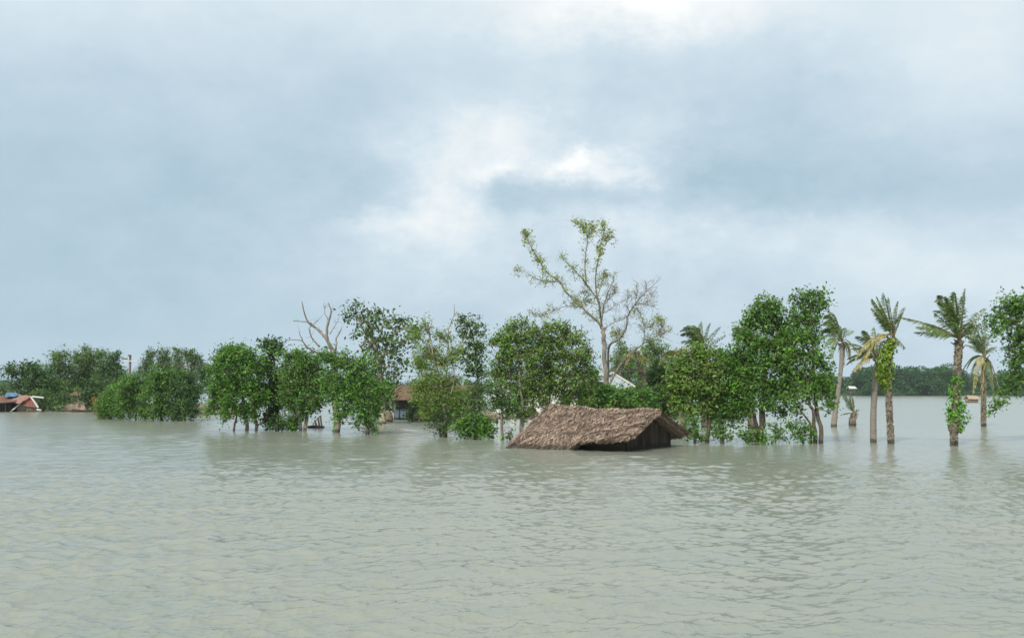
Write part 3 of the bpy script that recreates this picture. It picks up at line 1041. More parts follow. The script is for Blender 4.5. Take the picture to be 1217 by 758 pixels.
tree('green tree with wind bent top beside the utility pole', (132, 489), [(134, 424, 8, 6), (130, 434, 11, 9), (140, 444, 9, 10), (132, 452, 15, 12), (124, 462, 14, 12), (142, 460, 8, 10)], 'far', 'grey', 0.26, 3.8, D=134, group=VG, seed=5, clump=0.5)
tree('bushy grey green tree close behind the collapsed house', (56, 489), [(54, 447, 9, 10), (58, 458, 14, 12), (48, 466, 14, 11), (66, 470, 12, 10)], 'far', 'dark', 0.26, 3.8, D=131, group=VG, seed=6, clump=0.5)
tree('dense dark bushy tree behind the mid left shrubs', (113, 489), [(112, 462, 14, 12), (120, 472, 14, 12), (104, 472, 9, 9), (116, 482, 16, 7), (135, 468, 12, 14)], 'dark', 'dark', 0.24, 4, D=125, group=VG, seed=7, clump=0.45)
tree('low palm like thicket of grey green leaves by the waterline', (52, 489), [(42, 470, 6, 6), (50, 474, 9, 9), (60, 478, 10, 9), (46, 483, 10, 6), (68, 482, 7, 6)], 'farlight', 'brown', 0.36, 3, D=123, group=VG, seed=8, clump=0.5, aspect=0.22, name='bush', cat='bush')
tree('round grey green thicket on the shore near the dark boat', (79, 489), [(76, 474, 8, 8), (84, 480, 9, 8), (72, 483, 8, 6), (92, 484, 6, 5)], 'far', 'brown', 0.3, 3.2, D=124, group=VG, seed=9, clump=0.5, aspect=0.25, name='bush', cat='bush')
WB = 'tall trees with wind swept tops behind the shrubs'
tree('narrow wind swept tree standing apart beside the utility pole', (177, 489), [(179, 420, 5, 6), (177, 430, 7, 9), (174, 442, 8, 10), (178, 456, 10, 10)], 'far', 'pale', 0.26, 3.6, D=140, group=WB, seed=10, clump=0.45)
tree('wind swept tree with the tallest rounded top of its row', (193, 489), [(195, 420, 7, 7), (193, 431, 9, 9), (200, 438, 8, 9), (190, 450, 10, 12)], 'far', 'pale', 0.26, 3.6, D=143, group=WB, seed=11, clump=0.45)
tree('wind swept tree with a slim leaning top in the row', (213, 489), [(210, 418, 5, 6), (214, 427, 7, 8), (212, 438, 8, 9), (216, 450, 10, 12)], 'farlight', 'pale', 0.26, 3.4, D=141, group=WB, seed=12, clump=0.45)
tree('wind swept tree with bare pale trunk at the end of its row', (221, 489), [(220, 420, 4, 4), (228, 424, 6, 8), (233, 430, 8, 9), (240, 437, 9, 9), (236, 448, 9, 10), (247, 447, 7, 8)], 'far', 'pale', 0.26, 3.4, D=139, group=WB, seed=13, clump=0.45, trunks=[([(221, 489), (221, 450), (222, 432), (220, 418)], 0.3)])
# shrubs in the water, mid left
ML = 'dense green shrubs standing in the water on the left'
tree('light green low shrub at the outer end of the shrub group', (132, 498), [(133, 474, 9, 9), (127, 484, 8, 7), (141, 472, 10, 14), (138, 488, 10, 8), (125, 493, 6, 4), (121, 480, 5, 6)], 'bright', 'brown', 0.16, 5, group=ML, seed=14, clump=0.4)
tree('rust tinged small bush beside the light green shrub', (117, 497), [(116, 478, 6, 6), (121, 486, 6, 7), (128, 470, 5, 5), (118, 492, 5, 3)], 'rust', 'brown', 0.15, 3.4, group=ML, seed=15, name='bush', cat='bush')
tree('tall green shrub of the group directly below the utility pole', (163, 499), [(158, 452, 12, 9), (150, 464, 12, 11), (166, 461, 14, 14), (155, 480, 14, 14), (168, 486, 12, 11)], 'mid', 'dark', 0.17, 5, group=ML, seed=16, clump=0.42)
tree('dark full shrub in the middle of the shrub group', (192, 500), [(184, 447, 12, 10), (198, 450, 14, 11), (190, 466, 18, 14), (186, 484, 12, 12), (200, 486, 14, 11)], 'mid', 'dark', 0.17, 5.2, group=ML, seed=17, clump=0.42)
tree('dark shrub trailing branches over water beside the mud bank', (219, 500), [(218, 451, 12, 9), (226, 462, 10, 11), (216, 472, 14, 13), (222, 486, 8, 9), (210, 489, 10, 8), (231, 472, 6, 8), (232, 489, 4, 4)], 'dark', 'dark', 0.17, 4.8, group=ML, seed=18, clump=0.42)
# tree group A
GA = 'leafy trees with bare lower trunks left of the dead tree'
tree('broad green tree with drooping outer branches and several trunks', (293, 512), [(277, 415, 12, 7), (268, 428, 16, 11), (287, 422, 16, 10), (257, 440, 10, 11), (280, 442, 20, 14), (303, 432, 12, 11), (262, 458, 14, 13), (287, 462, 18, 14), (255, 474, 8, 12), (272, 480, 13, 10), (302, 466, 12, 16), (268, 494, 6, 6), (290, 486, 10, 10), (250, 487, 6, 9), (300, 490, 6, 7), (312, 476, 7, 9)],
     'bright', 'brown', 0.17, 4.6, group=GA, seed=19, trunks=[([(293, 512), (291, 490), (286, 460), (280, 430)], .16), ([(304, 512), (303, 480), (298, 455)], .14), ([(278, 512), (280, 490), (272, 465)], .10), ([(305, 509), (314, 500), (318, 494)], .06)])
tree('dark topped slender tree rising from the middle of its group', (330, 511), [(322, 408, 10, 5), (316, 412, 8, 5), (330, 414, 8, 8), (323, 422, 7, 6), (318, 440, 12, 12), (328, 456, 16, 14), (316, 470, 10, 12), (334, 476, 12, 13), (326, 490, 8, 9), (317, 497, 6, 7), (342, 460, 10, 14)], 'dark', 'brown', 0.18, 4.4, group=GA, seed=20, trunks=[([(330, 512), (329, 480), (326, 440), (323, 412)], .14)])
tree('green tree with a pale leaning trunk beside red brown wreck', (357, 512), [(348, 424, 12, 8), (362, 430, 16, 11), (344, 442, 16, 12), (372, 440, 11, 12), (356, 452, 20, 14), (375, 458, 12, 13), (345, 470, 14, 12), (366, 474, 14, 12), (352, 488, 10, 8), (378, 478, 7, 9), (366, 488, 6, 5), (386, 450, 7, 12)],
     'mid', 'pale', 0.16, 4.6, group=GA, seed=21, trunks=[([(357, 513), (355, 496), (347, 472), (338, 453)], .15), ([(363, 511), (364, 485), (360, 455), (358, 435)], .16)])
tree('small round bush sprouting between the trunks left of the leaning trunk', (328, 512), [(323, 503, 6, 7), (332, 504, 7, 7), (328, 497, 6, 5)], 'dark', 'dark', 0.14, 5.5, group=GA, seed=22, name='bush', cat='bush', clump=.25)
tree('small dark bush at the foot of the leaning trunk', (347, 512), [(346, 502, 6, 8), (350, 507, 5, 5), (343, 508, 5, 4)], 'mid', 'dark', 0.14, 5.5, group=GA, seed=23, name='bush', cat='bush', clump=.25)
# dead tree, drawn branch by branch
Dd = depth(513.5)
rngd = np.random.default_rng(5)
b = P(401, 513.5, Dd)
t = thing('dead_tree', 'dead tree with pale trunk and bare crooked branches', 'tree', b * [1, 1, 0], 'trees standing in the flood water')
g = Geo()
def limb(g, pts, r0, r1, D, rng, jit=0.25, sides=6, n=4):
    p = pxpath(pts, D, rng, jit)
    p = smooth_path(p, n * len(p))
    p[1:-1] += rng.normal(0, 0.35 * r1 + 0.006, (len(p) - 2, 3))
    g.tube(p, np.linspace(r0, r1, len(p)), sides)
    return p
limb(g, [(401, 545), (401, 513), (400, 480), (399, 455), (398, 435), (396, 415)], .27, .16, Dd, rngd, 0.03, 10)
for pts, r0, r1 in (([(396, 416), (388, 402), (377, 391), (366, 381), (361, 359)], .13, .035), ([(388, 402), (382, 394), (374, 389), (366, 383), (345, 380)][1:], .07, .025), ([(396, 418), (390, 405), (389, 390), (394, 372), (391, 360)], .15, .03),
                    ([(395, 421), (381, 420), (367, 414), (359, 405), (341, 404)], .10, .02), ([(360, 406), (358, 397)], .035, .02), ([(380, 412), (371, 402), (368, 390)], .08, .03), ([(398, 422), (400, 412), (400, 402), (405, 391)], .09, .03), ([(368, 389), (376, 382), (382, 374)], .03, .012),
                    ([(392, 397), (399, 388), (404, 380)], .03, .012), ([(397, 430), (390, 428), (385, 425)], .06, .02), ([(390, 380), (386, 372), (387, 366)], .03, .01)):
    p = limb(g, pts, r0 * .9, r1 * .95, Dd, rngd)
    for i in range(3, len(p)):
        for q in range(rngd.poisson(.55)):
            d = nrm(nrm(p[i] - p[i - 1]) * .7 + rngd.normal(0, .7, 3) + [0, 0, .2])
            tw = wander(p[i], p[i] + d * rngd.uniform(.2, .6), rngd, 4, .12)
            g.tube(tw, np.linspace(.014, .006, 4), 3, cap=False)
build(g, 'trunk', BARK['grey'], t, smooth=True)
tree('bright green young tree climbing round the dead pale trunk', (437, 516), [(386, 424, 9, 8), (397, 430, 12, 9), (412, 432, 14, 12), (428, 438, 14, 14), (408, 452, 14, 12), (430, 456, 14, 14), (395, 468, 9, 9), (420, 472, 12, 14), (440, 474, 10, 14), (408, 484, 9, 10), (432, 494, 10, 11), (442, 504, 6, 8), (402, 496, 6, 7), (423, 503, 4, 4), (391, 452, 8, 10), (450, 460, 8, 12), (448, 482, 7, 9), (414, 470, 12, 12)],
     'bright', 'grey', 0.16, 3.6, seed=24, trunks=[([(437, 516), (433, 495), (427, 475), (420, 450), (412, 432)], .11), ([(435, 510), (438, 480), (432, 455)], .06)])
# large leaved dark tree behind
tree('tall dark large leaved tree with airy crown behind the dead tree', (455, 501), [(418, 367, 9, 7), (413, 376, 7, 8), (430, 378, 12, 10), (447, 374, 10, 7), (462, 384, 14, 9), (476, 380, 10, 7), (490, 392, 10, 8), (437, 394, 16, 11), (462, 402, 16, 12), (484, 408, 12, 10), (442, 414, 14, 12), (468, 420, 14, 11), (452, 434, 18, 11), (478, 430, 8, 8), (446, 450, 20, 12), (462, 462, 14, 12), (442, 476, 12, 12), (470, 446, 8, 10)],
     'grey', 'pale', 0.27, 2.4, D=80, seed=25, clump=0.55, gap=0.36, aspect=0.62, trunks=[([(455, 501), (453, 470), (451, 440), (446, 410), (436, 385)], .30), ([(452, 436), (456, 420), (468, 398), (484, 388)], .14), ([(451, 420), (440, 408), (425, 378)], .13), ([(428, 412), (440, 396), (446, 380)], .10)])
# feathery tree and its neighbours
tree('feathery yellow green tree with dead sticks poking out of its top', (529, 519), [(494, 398, 10, 8), (505, 388, 6, 7), (510, 418, 15, 10), (526, 402, 10, 8), (500, 434, 13, 10), (526, 430, 17, 11), (540, 418, 8, 10), (512, 450, 16, 11), (536, 452, 13, 11), (498, 462, 9, 10), (520, 470, 16, 12), (542, 472, 9, 10), (510, 486, 10, 9), (530, 488, 10, 9)],
     'feather', 'pale', 0.14, 3.6, seed=27, gap=0.36, aspect=0.42, trunks=[([(530, 519), (529, 495), (522, 465), (516, 430), (512, 405)], .12), ([(524, 517), (516, 500), (508, 470), (500, 440)], .08), ([(529, 490), (538, 462), (541, 430)], .06), ([(525, 470), (531, 440), (533, 405)], .06)],
     bare=[([(512, 405), (510, 392), (513, 381), (505, 375)], .05, .012), ([(532, 406), (531, 398), (526, 388)], .04, .012), ([(532, 408), (534, 390), (540, 374), (540, 362)], .05, .012), ([(513, 381), (516, 377)], .02, .01), ([(540, 374), (545, 371)], .02, .01), ([(496, 436), (490, 420), (488, 408)], .04, .012), ([(545, 412), (552, 404), (553, 398)], .03, .01)])
tree('dark twiggy shrub in the water below the feathery tree', (528, 520), [(520, 499, 8, 7), (532, 503, 8, 8), (524, 511, 6, 6), (513, 507, 4, 4)], 'dark', 'dark', 0.16, 2.6, D=depth(519.5), seed=28, name='bush', cat='bush')
tree('slim blue green tree rising above the feathery tree', (571, 512), [(549, 379, 8, 5), (556, 384, 9, 6), (567, 394, 9, 8), (552, 396, 9, 8), (563, 408, 12, 9), (549, 418, 7, 7), (572, 412, 6, 8), (564, 426, 10, 10), (572, 442, 8, 12), (558, 440, 8, 9), (566, 460, 10, 12), (570, 480, 10, 12)],
     'grey', 'brown', 0.20, 3.0, D=67, seed=29, gap=.35, trunks=[([(571, 512), (569, 470), (567, 430), (562, 400), (556, 384)], .10)])
tree('bright green bush floating low on the water beside the hut', (566, 524), [(552, 503, 9, 6), (565, 500, 12, 6), (578, 504, 9, 7), (556, 513, 12, 7), (573, 514, 12, 8), (585, 512, 5, 5), (545, 510, 5, 4)], 'bright', 'brown', 0.17, 5.5, D=depth(522), seed=30, name='bush', cat='bush', clump=0.3, aspect=.6)
tree('small sapling with straight bare trunk just left of the hut', (597, 523), [(590, 466, 11, 9), (603, 473, 10, 8), (594, 482, 9, 8), (586, 478, 6, 8), (604, 489, 7, 7)], 'dark', 'grey', 0.15, 3.4, D=depth(522), seed=31, trunks=[([(597, 523), (596, 500), (597, 475), (598, 458)], .10)], bare=[([(597, 478), (604, 468), (607, 462)], .04, .012), ([(597, 470), (592, 460), (589, 455)], .04, .012)])
tree('tiny leafy sprig in the water between sapling and hut', (607, 524), [(606, 515, 4, 4), (602, 519, 4, 3)], 'mid', 'brown', 0.13, 3, D=depth(523), seed=32, name='bush', cat='bush', clump=0.2)
tree('full round green tree behind the sapling', (620, 517), [(606, 391, 10, 7), (622, 386, 10, 6), (596, 404, 12, 10), (614, 402, 16, 11), (634, 396, 13, 9), (600, 424, 16, 13), (622, 422, 20, 14), (640, 416, 10, 12), (590, 442, 11, 12), (612, 446, 20, 14), (634, 444, 14, 14), (602, 462, 14, 11), (622, 470, 16, 12), (640, 466, 12, 12), (612, 484, 10, 10), (630, 490, 12, 10)],
     'olive', 'grey', 0.15, 3.8, D=60, seed=33, gap=.33, trunks=[([(620, 517), (621, 490), (618, 455), (614, 410)], .16), ([(636, 517), (634, 490), (636, 450)], .12)])
tree('full round green tree straight behind the thatched roof', (668, 515), [(655, 390, 12, 7), (672, 393, 10, 7), (648, 404, 12, 9), (668, 406, 16, 10), (688, 404, 9, 9), (655, 424, 16, 13), (680, 422, 18, 14), (698, 424, 8, 13), (650, 444, 15, 14), (676, 446, 20, 14), (700, 446, 10, 14), (656, 464, 15, 12), (682, 468, 18, 12), (664, 484, 16, 10), (698, 468, 9, 12)],
     'olive', 'grey', 0.15, 3.8, D=61, seed=34, gap=.33, trunks=[([(668, 515), (668, 480), (672, 440), (668, 410)], .16), ([(652, 517), (652, 490), (655, 450)], .12)])
tree('low bright bush filling the gap behind the roof ridge', (728, 512), [(702, 470, 14, 9), (720, 466, 13, 8), (738, 468, 14, 8), (755, 466, 13, 8), (768, 472, 10, 9), (730, 480, 30, 10), (760, 482, 16, 9), (700, 482, 14, 9)], 'bright', 'brown', 0.17, 5, D=63, seed=35, name='bush', cat='bush')
# the tall half bare tree
Db = 68.0
rngb = np.random.default_rng(17)
b = P(721, 504, Db)
t = thing('tall_tree', 'tallest tree, half bare with pale branches and sparse yellow green leaves', 'tree', b * [1, 1, 0], 'trees standing in the flood water')
g, cr = Geo(), Geo()
limb(g, [(721, 545), (721, 500), (721, 460), (719, 430), (718.5, 405), (716.5, 393), (714.5, 384)], .20, .12, Db, rngb, 0.02, 12)
BR = [  # path, radii, leafiness
    ([(714.5, 386), (705, 378), (690, 364), (674, 348.6), (665, 334), (649, 322), (638, 304), (627, 284), (624, 271)], .16, .02, .7),
    ([(665, 335), (652, 334), (640, 332), (622, 322), (609, 321)], .05, .012, .5),
    ([(690, 365), (672, 364), (658, 369), (643, 375.5), (629, 371)], .05, .012, .35),
    ([(712, 362), (700, 359), (688, 358), (678, 362)], .05, .015, .3),
    ([(714.5, 386), (714, 376), (710, 358), (699, 342), (690, 331), (676, 317), (667, 306)], .15, .02, .3),
    ([(697, 340), (695, 317), (696.4, 299), (698.6, 281), (691, 270), (681, 261)], .09, .014, .75),
    ([(698.6, 282), (704, 276), (706, 268)], .04, .012, .7),
    ([(710, 357), (707.6, 328.5), (711, 306), (714, 290), (717.7, 275), (716, 268)], .10, .014, .75),
    ([(714, 290), (722, 282), (728, 274)], .035, .01, .5),
    ([(714.5, 384), (717.7, 362), (723, 345), (731, 326)], .10, .014, .15),
    ([(718, 362), (728, 350), (730, 340)], .04, .01, .1),
    ([(711, 350), (716, 336), (719, 322)], .05, .012, .8),
    ([(705, 352), (697, 348), (688, 349)], .04, .01, .3),
    ([(718, 390), (730, 383), (743, 378)], .06, .012, .05),
    ([(719, 372), (730, 364), (742, 358)], .035, .01, 0),
    ([(721, 462), (724, 440), (725.5, 411), (737, 402.5), (745.7, 389), (747, 375.6), (754.7, 362), (766, 348.6), (782.7, 333)], .19, .016, .05),
    ([(754, 363), (757, 350), (756, 336)], .04, .008, .05), ([(748, 372), (745, 360), (748, 347)], .04, .008, 0), ([(765, 350), (769, 342), (768, 332)], .03, .008, 0),
    ([(757, 360), (768, 362), (778, 365)], .04, .01, 0), ([(766, 362), (774, 354), (778, 344)], .03, .008, 0),
    ([(722, 462), (733, 441), (742, 428), (754, 417), (766, 407), (778, 400), (787, 397), (798, 392)], .15, .014, .12),
    ([(765, 408), (766, 390), (762, 374), (757, 366)], .07, .01, .25), ([(767, 391), (776, 385), (784, 377)], .035, .008, .5),
    ([(782, 399), (786, 390), (785, 381)], .04, .008, .35), ([(742, 401), (736, 397), (730, 397)], .03, .01, .8), ([(757, 417), (762, 424), (770, 428)], .05, .02, .4)]
for pts, r0, r1, lf in BR:
    p = limb(g, pts, r0 * .5, r1 * .8, Db, rngb, 0.28, 6, 5)
    for i in range(2, len(p)):
        seg = np.linalg.norm(p[i] - p[i - 1])
        for q in range(rngb.poisson(2.6 if i < len(p) - 3 else 1.2)):
            # twigs, some forked, with leaves on the leafy limbs
            d = nrm(nrm(p[i] - p[i - 1]) * 0.5 + rngb.normal(0, 0.75, 3) + [0, 0, 0.25])
            e = p[i] + d * rngb.uniform(0.2, 0.8) * (1.15 - 0.5 * lf) * (1.0 if i < len(p) - 4 else 0.5)
            tw = wander(p[i], e, rngb, 5, 0.14)
            g.tube(tw, np.linspace(0.013, 0.006, 5), 3, cap=False)
            for k_ in range(2):
                e2 = tw[2 + k_] + nrm(d + rngb.normal(0, 0.7, 3)) * rngb.uniform(0.15, 0.45)
                g.tube(wander(tw[2 + k_], e2, rngb, 3, 0.1), np.linspace(0.008, 0.004, 3), 3, cap=False)
            prog = i / len(p)
            if rngb.random() < lf * (0.35 + 0.75 * prog):
                n_ = rngb.poisson(12)
                off = rngb.normal(size=(n_, 3)) * 0.15
                cc = tw[rngb.integers(1, 5, n_)] + off
                leaves(cr, cc, nrm(off), 0.15, rngb, 0.5)
build(g, 'trunk', BARK['grey'], t, smooth=True)
build(cr, 'crown', LEAF['young'], t)

tree('dark shrub growing against the front of the rusty roofed house', (512, 497), [(500, 476, 9, 9), (516, 470, 12, 10), (534, 474, 13, 11), (552, 470, 10, 10), (508, 487, 10, 8), (528, 488, 12, 8), (548, 486, 10, 8)], 'mid', 'brown', 0.18, 3.2, D=85, seed=91, name='bush', cat='bush')
tree('dark shrub filling the gap between the brown trunk and the house', (460, 496), [(452, 478, 9, 9), (464, 472, 9, 9), (458, 486, 9, 9), (448, 490, 7, 7)], 'dark', 'brown', 0.17, 4.5, D=92, seed=93, name='bush', cat='bush')
tree('thin climbing shrub beside the house door and straw heap', (490, 500), [(489, 488, 6, 9), (494, 478, 6, 7), (486, 496, 5, 4)], 'mid', 'brown', 0.16, 2.6, D=85.5, seed=92, name='bush', cat='bush')
# headless palm stump with hanging dead fronds
Ds = 72.0
palm('headless palm stump with hanging dead leaves right of the tall tree', Ds, [(764, 503), (764, 462), (762, 440), (757, 420)], [.27, .26, .22, .16], (756, 419),
     [(734, 434, .35), (740, 440, .4), (746, 446, .4), (770, 436, .35), (766, 444, .3)], seed=34, dead=(0, 1, 2, 3, 4), fill=0, width=.3, ivy=[(760, 422, 452, 9, 34, -3)], boot=1.0, name='palm_stump', bulges=[(3.1, .7, .10)])

tree('dark green tree right of the headless palm stump', (786, 507), [(786, 442, 12, 10), (774, 456, 12, 11), (796, 452, 12, 12), (784, 468, 18, 12), (800, 470, 10, 14), (776, 482, 14, 10), (794, 488, 14, 9)], 'dark', 'dark', 0.18, 4.6, D=73, seed=36)
HZ = 'hazy trees on the bank behind the tall tree'
tree('hazy green tree between the tall trunk and palm stump', (742, 489), [(744, 420, 12, 10), (734, 432, 12, 12), (752, 434, 12, 12), (742, 450, 18, 14), (728, 460, 12, 12), (758, 462, 12, 12)], 'farlight', 'grey', 0.24, 3.6, D=118, group=HZ, seed=37, clump=.45)
tree('hazy grey green tree behind the palm stump', (778, 489), [(774, 410, 9, 10), (784, 418, 10, 10), (770, 426, 11, 11), (786, 436, 12, 12), (776, 450, 16, 14)], 'farlight', 'grey', 0.24, 3.4, D=121, group=HZ, seed=38, clump=.45)
tree('hazy green tree behind the pale cross shaped pole', (806, 489), [(802, 428, 12, 9), (816, 432, 12, 10), (806, 446, 16, 14), (822, 452, 12, 14), (796, 462, 12, 12)], 'farlight', 'grey', 0.24, 3.6, D=124, group=HZ, seed=39, clump=.45)
tree('small dark tree half hidden behind the round trees', (712, 489), [(700, 446, 10, 10), (708, 456, 10, 10), (690, 458, 12, 12)], 'far', 'grey', 0.24, 3.6, D=104, group=HZ, seed=40, clump=.45)
# right hand thicket
TR = 'leafy trees of the thicket right of the hut'
tree('yellow green tree with low spreading crown next to the hut', (841, 526), [(812, 428, 10, 8), (826, 422, 12, 8), (842, 420, 12, 8), (804, 444, 12, 11), (822, 442, 16, 12), (844, 438, 16, 12), (800, 462, 11, 12), (816, 466, 16, 13), (838, 462, 18, 14), (808, 482, 12, 10), (828, 488, 16, 11), (848, 486, 14, 12)],
     'olive', 'brown', 0.16, 4.4, D=depth(525), group=TR, seed=41, trunks=[([(841, 526), (842, 505), (838, 475), (832, 440)], .14), ([(826, 526), (826, 505), (820, 480)], .08)])
tree('mid green bushy tree squeezed between yellow green tree and tall tree', (859, 525), [(862, 424, 13, 9), (876, 434, 12, 11), (860, 442, 14, 12), (876, 458, 14, 13), (858, 466, 14, 13), (866, 484, 16, 11), (880, 482, 10, 12), (856, 496, 8, 7), (872, 500, 5, 6)],
     'bright', 'brown', 0.16, 4.6, D=depth(524.5), group=TR, seed=42, trunks=[([(859, 525), (858, 505), (862, 475), (864, 440)], .11)])
tree('tall dense green tree with the thickest trunk of the thicket', (905, 526), [(912, 361, 12, 7), (902, 369, 12, 8), (922, 370, 12, 10), (892, 384, 13, 10), (912, 386, 16, 11), (930, 388, 10, 12), (886, 402, 13, 11), (908, 408, 18, 13), (930, 412, 13, 13), (890, 426, 16, 13), (914, 432, 18, 14), (934, 440, 12, 14), (896, 452, 18, 13), (920, 460, 15, 13), (886, 468, 12, 11), (908, 474, 16, 10), (932, 470, 10, 10), (888, 486, 6, 6), (930, 488, 6, 7), (938, 402, 10, 12), (938, 425, 9, 12), (878, 418, 9, 9), (882, 440, 9, 10)],
     'mid', 'dark', 0.16, 4.4, D=depth(525), group=TR, seed=43, trunks=[([(905, 526), (905, 500), (908, 460), (910, 400)], .24), ([(899, 518), (897, 495), (892, 470), (888, 440)], .13)])
tree('tall airy green tree with a forked top and two thin trunks', (976, 528), [(958, 350, 11, 7), (972, 350, 10, 7), (950, 360, 9, 9), (966, 364, 12, 9), (975, 361, 8, 7), (946, 378, 11, 11), (960, 382, 12, 11), (968, 380, 8, 10), (950, 400, 14, 12), (965, 402, 11, 12), (944, 420, 14, 12), (964, 424, 14, 13), (979, 428, 7, 11), (950, 446, 16, 13), (974, 448, 15, 13), (958, 466, 13, 10), (982, 462, 9, 12), (986, 480, 5, 8), (940, 466, 9, 9), (948, 484, 7, 7)],
     'mid', 'brown', 0.17, 3.7, D=depth(526.5), group=TR, seed=44, gap=.34, trunks=[([(976, 528), (975, 505), (970, 478), (966, 430), (962, 370)], .14), ([(968, 510), (966, 490), (960, 470), (955, 430)], .12), ([(963, 505), (952, 490), (945, 470)], .07)])
SG = 'leafy sprigs of half drowned saplings in the thicket'
for lab, bx, by, lob, lf in (
        ('half drowned leafy sapling beside the hut gable', 824, 527, [(818, 510, 7, 9), (828, 514, 8, 9), (824, 500, 7, 7), (834, 521, 6, 4)], 'bright'),
        ('half drowned sapling under the yellow green tree', 856, 527, [(852, 513, 9, 8), (862, 517, 8, 8), (856, 503, 7, 7)], 'mid'),
        ('half drowned leafy clump hiding the foot of the thickest trunk', 893, 528, [(886, 514, 9, 7), (898, 516, 10, 8), (890, 522, 12, 4), (908, 520, 7, 6)], 'bright'),
        ('thin half drowned sapling right of the thickest trunk', 922, 527, [(922, 508, 7, 8), (928, 518, 6, 7), (918, 519, 6, 5)], 'mid'),
        ('half drowned leafy sapling under the tall airy tree', 954, 527, [(946, 512, 8, 8), (958, 507, 8, 9), (952, 520, 10, 5), (963, 517, 5, 7), (940, 502, 6, 6)], 'bright')):
    tree(lab, (bx, by), lob, lf, 'brown', 0.15, 2.6, D=depth(by), group=SG, seed=bx, name='sapling', cat='sapling', clump=.26, tr=.03, gap=.35)
# tree reaching in at the edge of the picture
tree('leafy tree with overhanging branches at the right edge of the picture', (1256, 528), [(1206, 356, 11, 7), (1196, 364, 10, 8), (1214, 368, 14, 11), (1188, 378, 11, 7), (1204, 384, 13, 10), (1178, 386, 8, 6), (1186, 396, 9, 6), (1212, 398, 14, 11), (1202, 414, 10, 8), (1216, 424, 12, 12), (1204, 434, 8, 8), (1214, 446, 12, 10), (1198, 450, 9, 7), (1206, 462, 8, 6), (1190, 466, 7, 6), (1186, 478, 7, 5), (1180, 485, 5, 4), (1235, 370, 24, 20), (1240, 400, 24, 20), (1240, 435, 20, 20)],
     'mid', 'brown', 0.17, 3.7, D=52, seed=50, gap=.33, trunks=[([(1256, 528), (1252, 490), (1244, 440), (1230, 385)], .20), ([(1250, 480), (1225, 455), (1200, 458), (1184, 480)], .05), ([(1242, 430), (1222, 400), (1200, 380)], .08)])

# ------------------------------------------------------------------ date palms
palm('green topped date palm with swept fronds behind the yellow green tree', 72, [(838, 504), (838, 460), (836, 420)], [.26, .24, .2], (836, 416),
     [(807, 394, .55), (809, 398, .5), (813, 390, .6), (818, 388, .6), (824, 387, .55), (812, 406, .35), (833, 383, .1), (842, 385, .05), (855, 389, .0), (862, 399, .05), (828, 390, .45), (816, 396, .5)], seed=60, fill=5, width=.55,
     ivy=None, fill_len=.7)
rngf = np.random.default_rng(8)
palm('yellowed drooping palm crown over the tops left of the thicket', 70, [(812, 508), (812, 470), (810, 424)], [.22, .2, .16], (808, 424),
     [(786, 424, .5), (790, 420, .45), (824, 424, .4), (828, 421, .3), (796, 416, .3), (818, 414, .25), (784, 432, .5), (804, 413, .1)], leaf='frondyellow', seed=61, fill=3, width=.45, fill_len=.7)
palm('date palm with its crown peeking out behind the tallest thicket tree', 70, [(893, 507), (893, 460), (892, 410)], [.25, .23, .2], (892, 406),
     [(868, 391, .4), (870, 396, .35), (873, 386, .4), (879, 382, .3), (886, 379, .2), (871, 404, .3), (876, 390, .4), (902, 385, 0), (910, 392, 0)], seed=62, fill=5, width=.55)
palm('wind bent date palm with hanging fronds beside the airy tree', 73, [(991, 507), (993, 487), (997, 460), (1000, 430), (1000, 408)], [.28, .22, .17, .15, .15], (1000, 404),
     [(977, 379, .75), (976, 388, .7), (979, 394, .6), (983, 376, .7), (988, 373, .6), (978, 402, .5), (981, 411, .45), (985, 426, .45), (991, 374, .5), (986, 385, .6), (1010, 428, .5), (1016, 432, .55), (1020, 425, .5), (1006, 436, .4), (980, 385, .65), (984, 392, .6)], seed=63, fill=4, dead=(10, 11, 12, 13), width=.55, bark='palmgrey', boots=False)
palm('short young palm stump with one upright frond in the water', depth(506), [(1013, 507), (1014, 497), (1015, 491)], [.26, .24, .18], (1015, 491),
     [(1003, 463, .12), (1008, 466, .1), (1011, 472, .05), (999, 493, .12), (1021, 487, .1), (1005, 470, .12), (1016, 474, 0)], leaf='frondgrey', seed=64, fill=0, width=.32, name='palm_tree')
palm('greyish date palm with a smooth grey trunk and drooping brown frond', depth(525.5), [(1038, 526), (1038, 492), (1040, 455), (1042, 432)], [.19, .17, .155, .14], (1042, 427),
     [(1009, 408, .35), (1013, 401, .4), (1020, 394, .45), (1028, 393, .4), (1033, 398, .35), (1044, 388, 0), (1008, 426, .3), (1006, 433, .35), (1010, 441, .4), (1054, 404, .1), (1016, 414, .35), (1056, 420, .2), (1050, 396, .05)], leaf='frondgrey', seed=65, fill=3, dead=(8,), width=.42, bark='palmgrey', boots=False)
palm('date palm wrapped in yellow green ivy below its swept up fronds', depth(527), [(1059, 528), (1057, 490), (1056, 460), (1057, 430), (1061, 402)], [.15, .14, .14, .14, .10], (1061, 399),
     [(1029, 360, .10), (1033, 357, .10), (1035, 356, .12), (1041, 353, .12), (1045, 350, .14), (1038, 366, .10), (1040, 372, .12), (1049, 356, .12), (1063, 359, 0), (1074, 366, 0), (1072, 372, .02), (1018, 438, .45), (1013, 427, .4), (1026, 441, .45), (1075, 413, .1), (1069, 408, .1), (1043, 362, .12)], seed=66, fill=0, dead=(11, 12, 13), width=.40,
     ivy=[(1057, 402, 464, 8, 190, -3), (1059, 412, 456, 7, 160, -7)], ivym='ivy', boot=1.0)
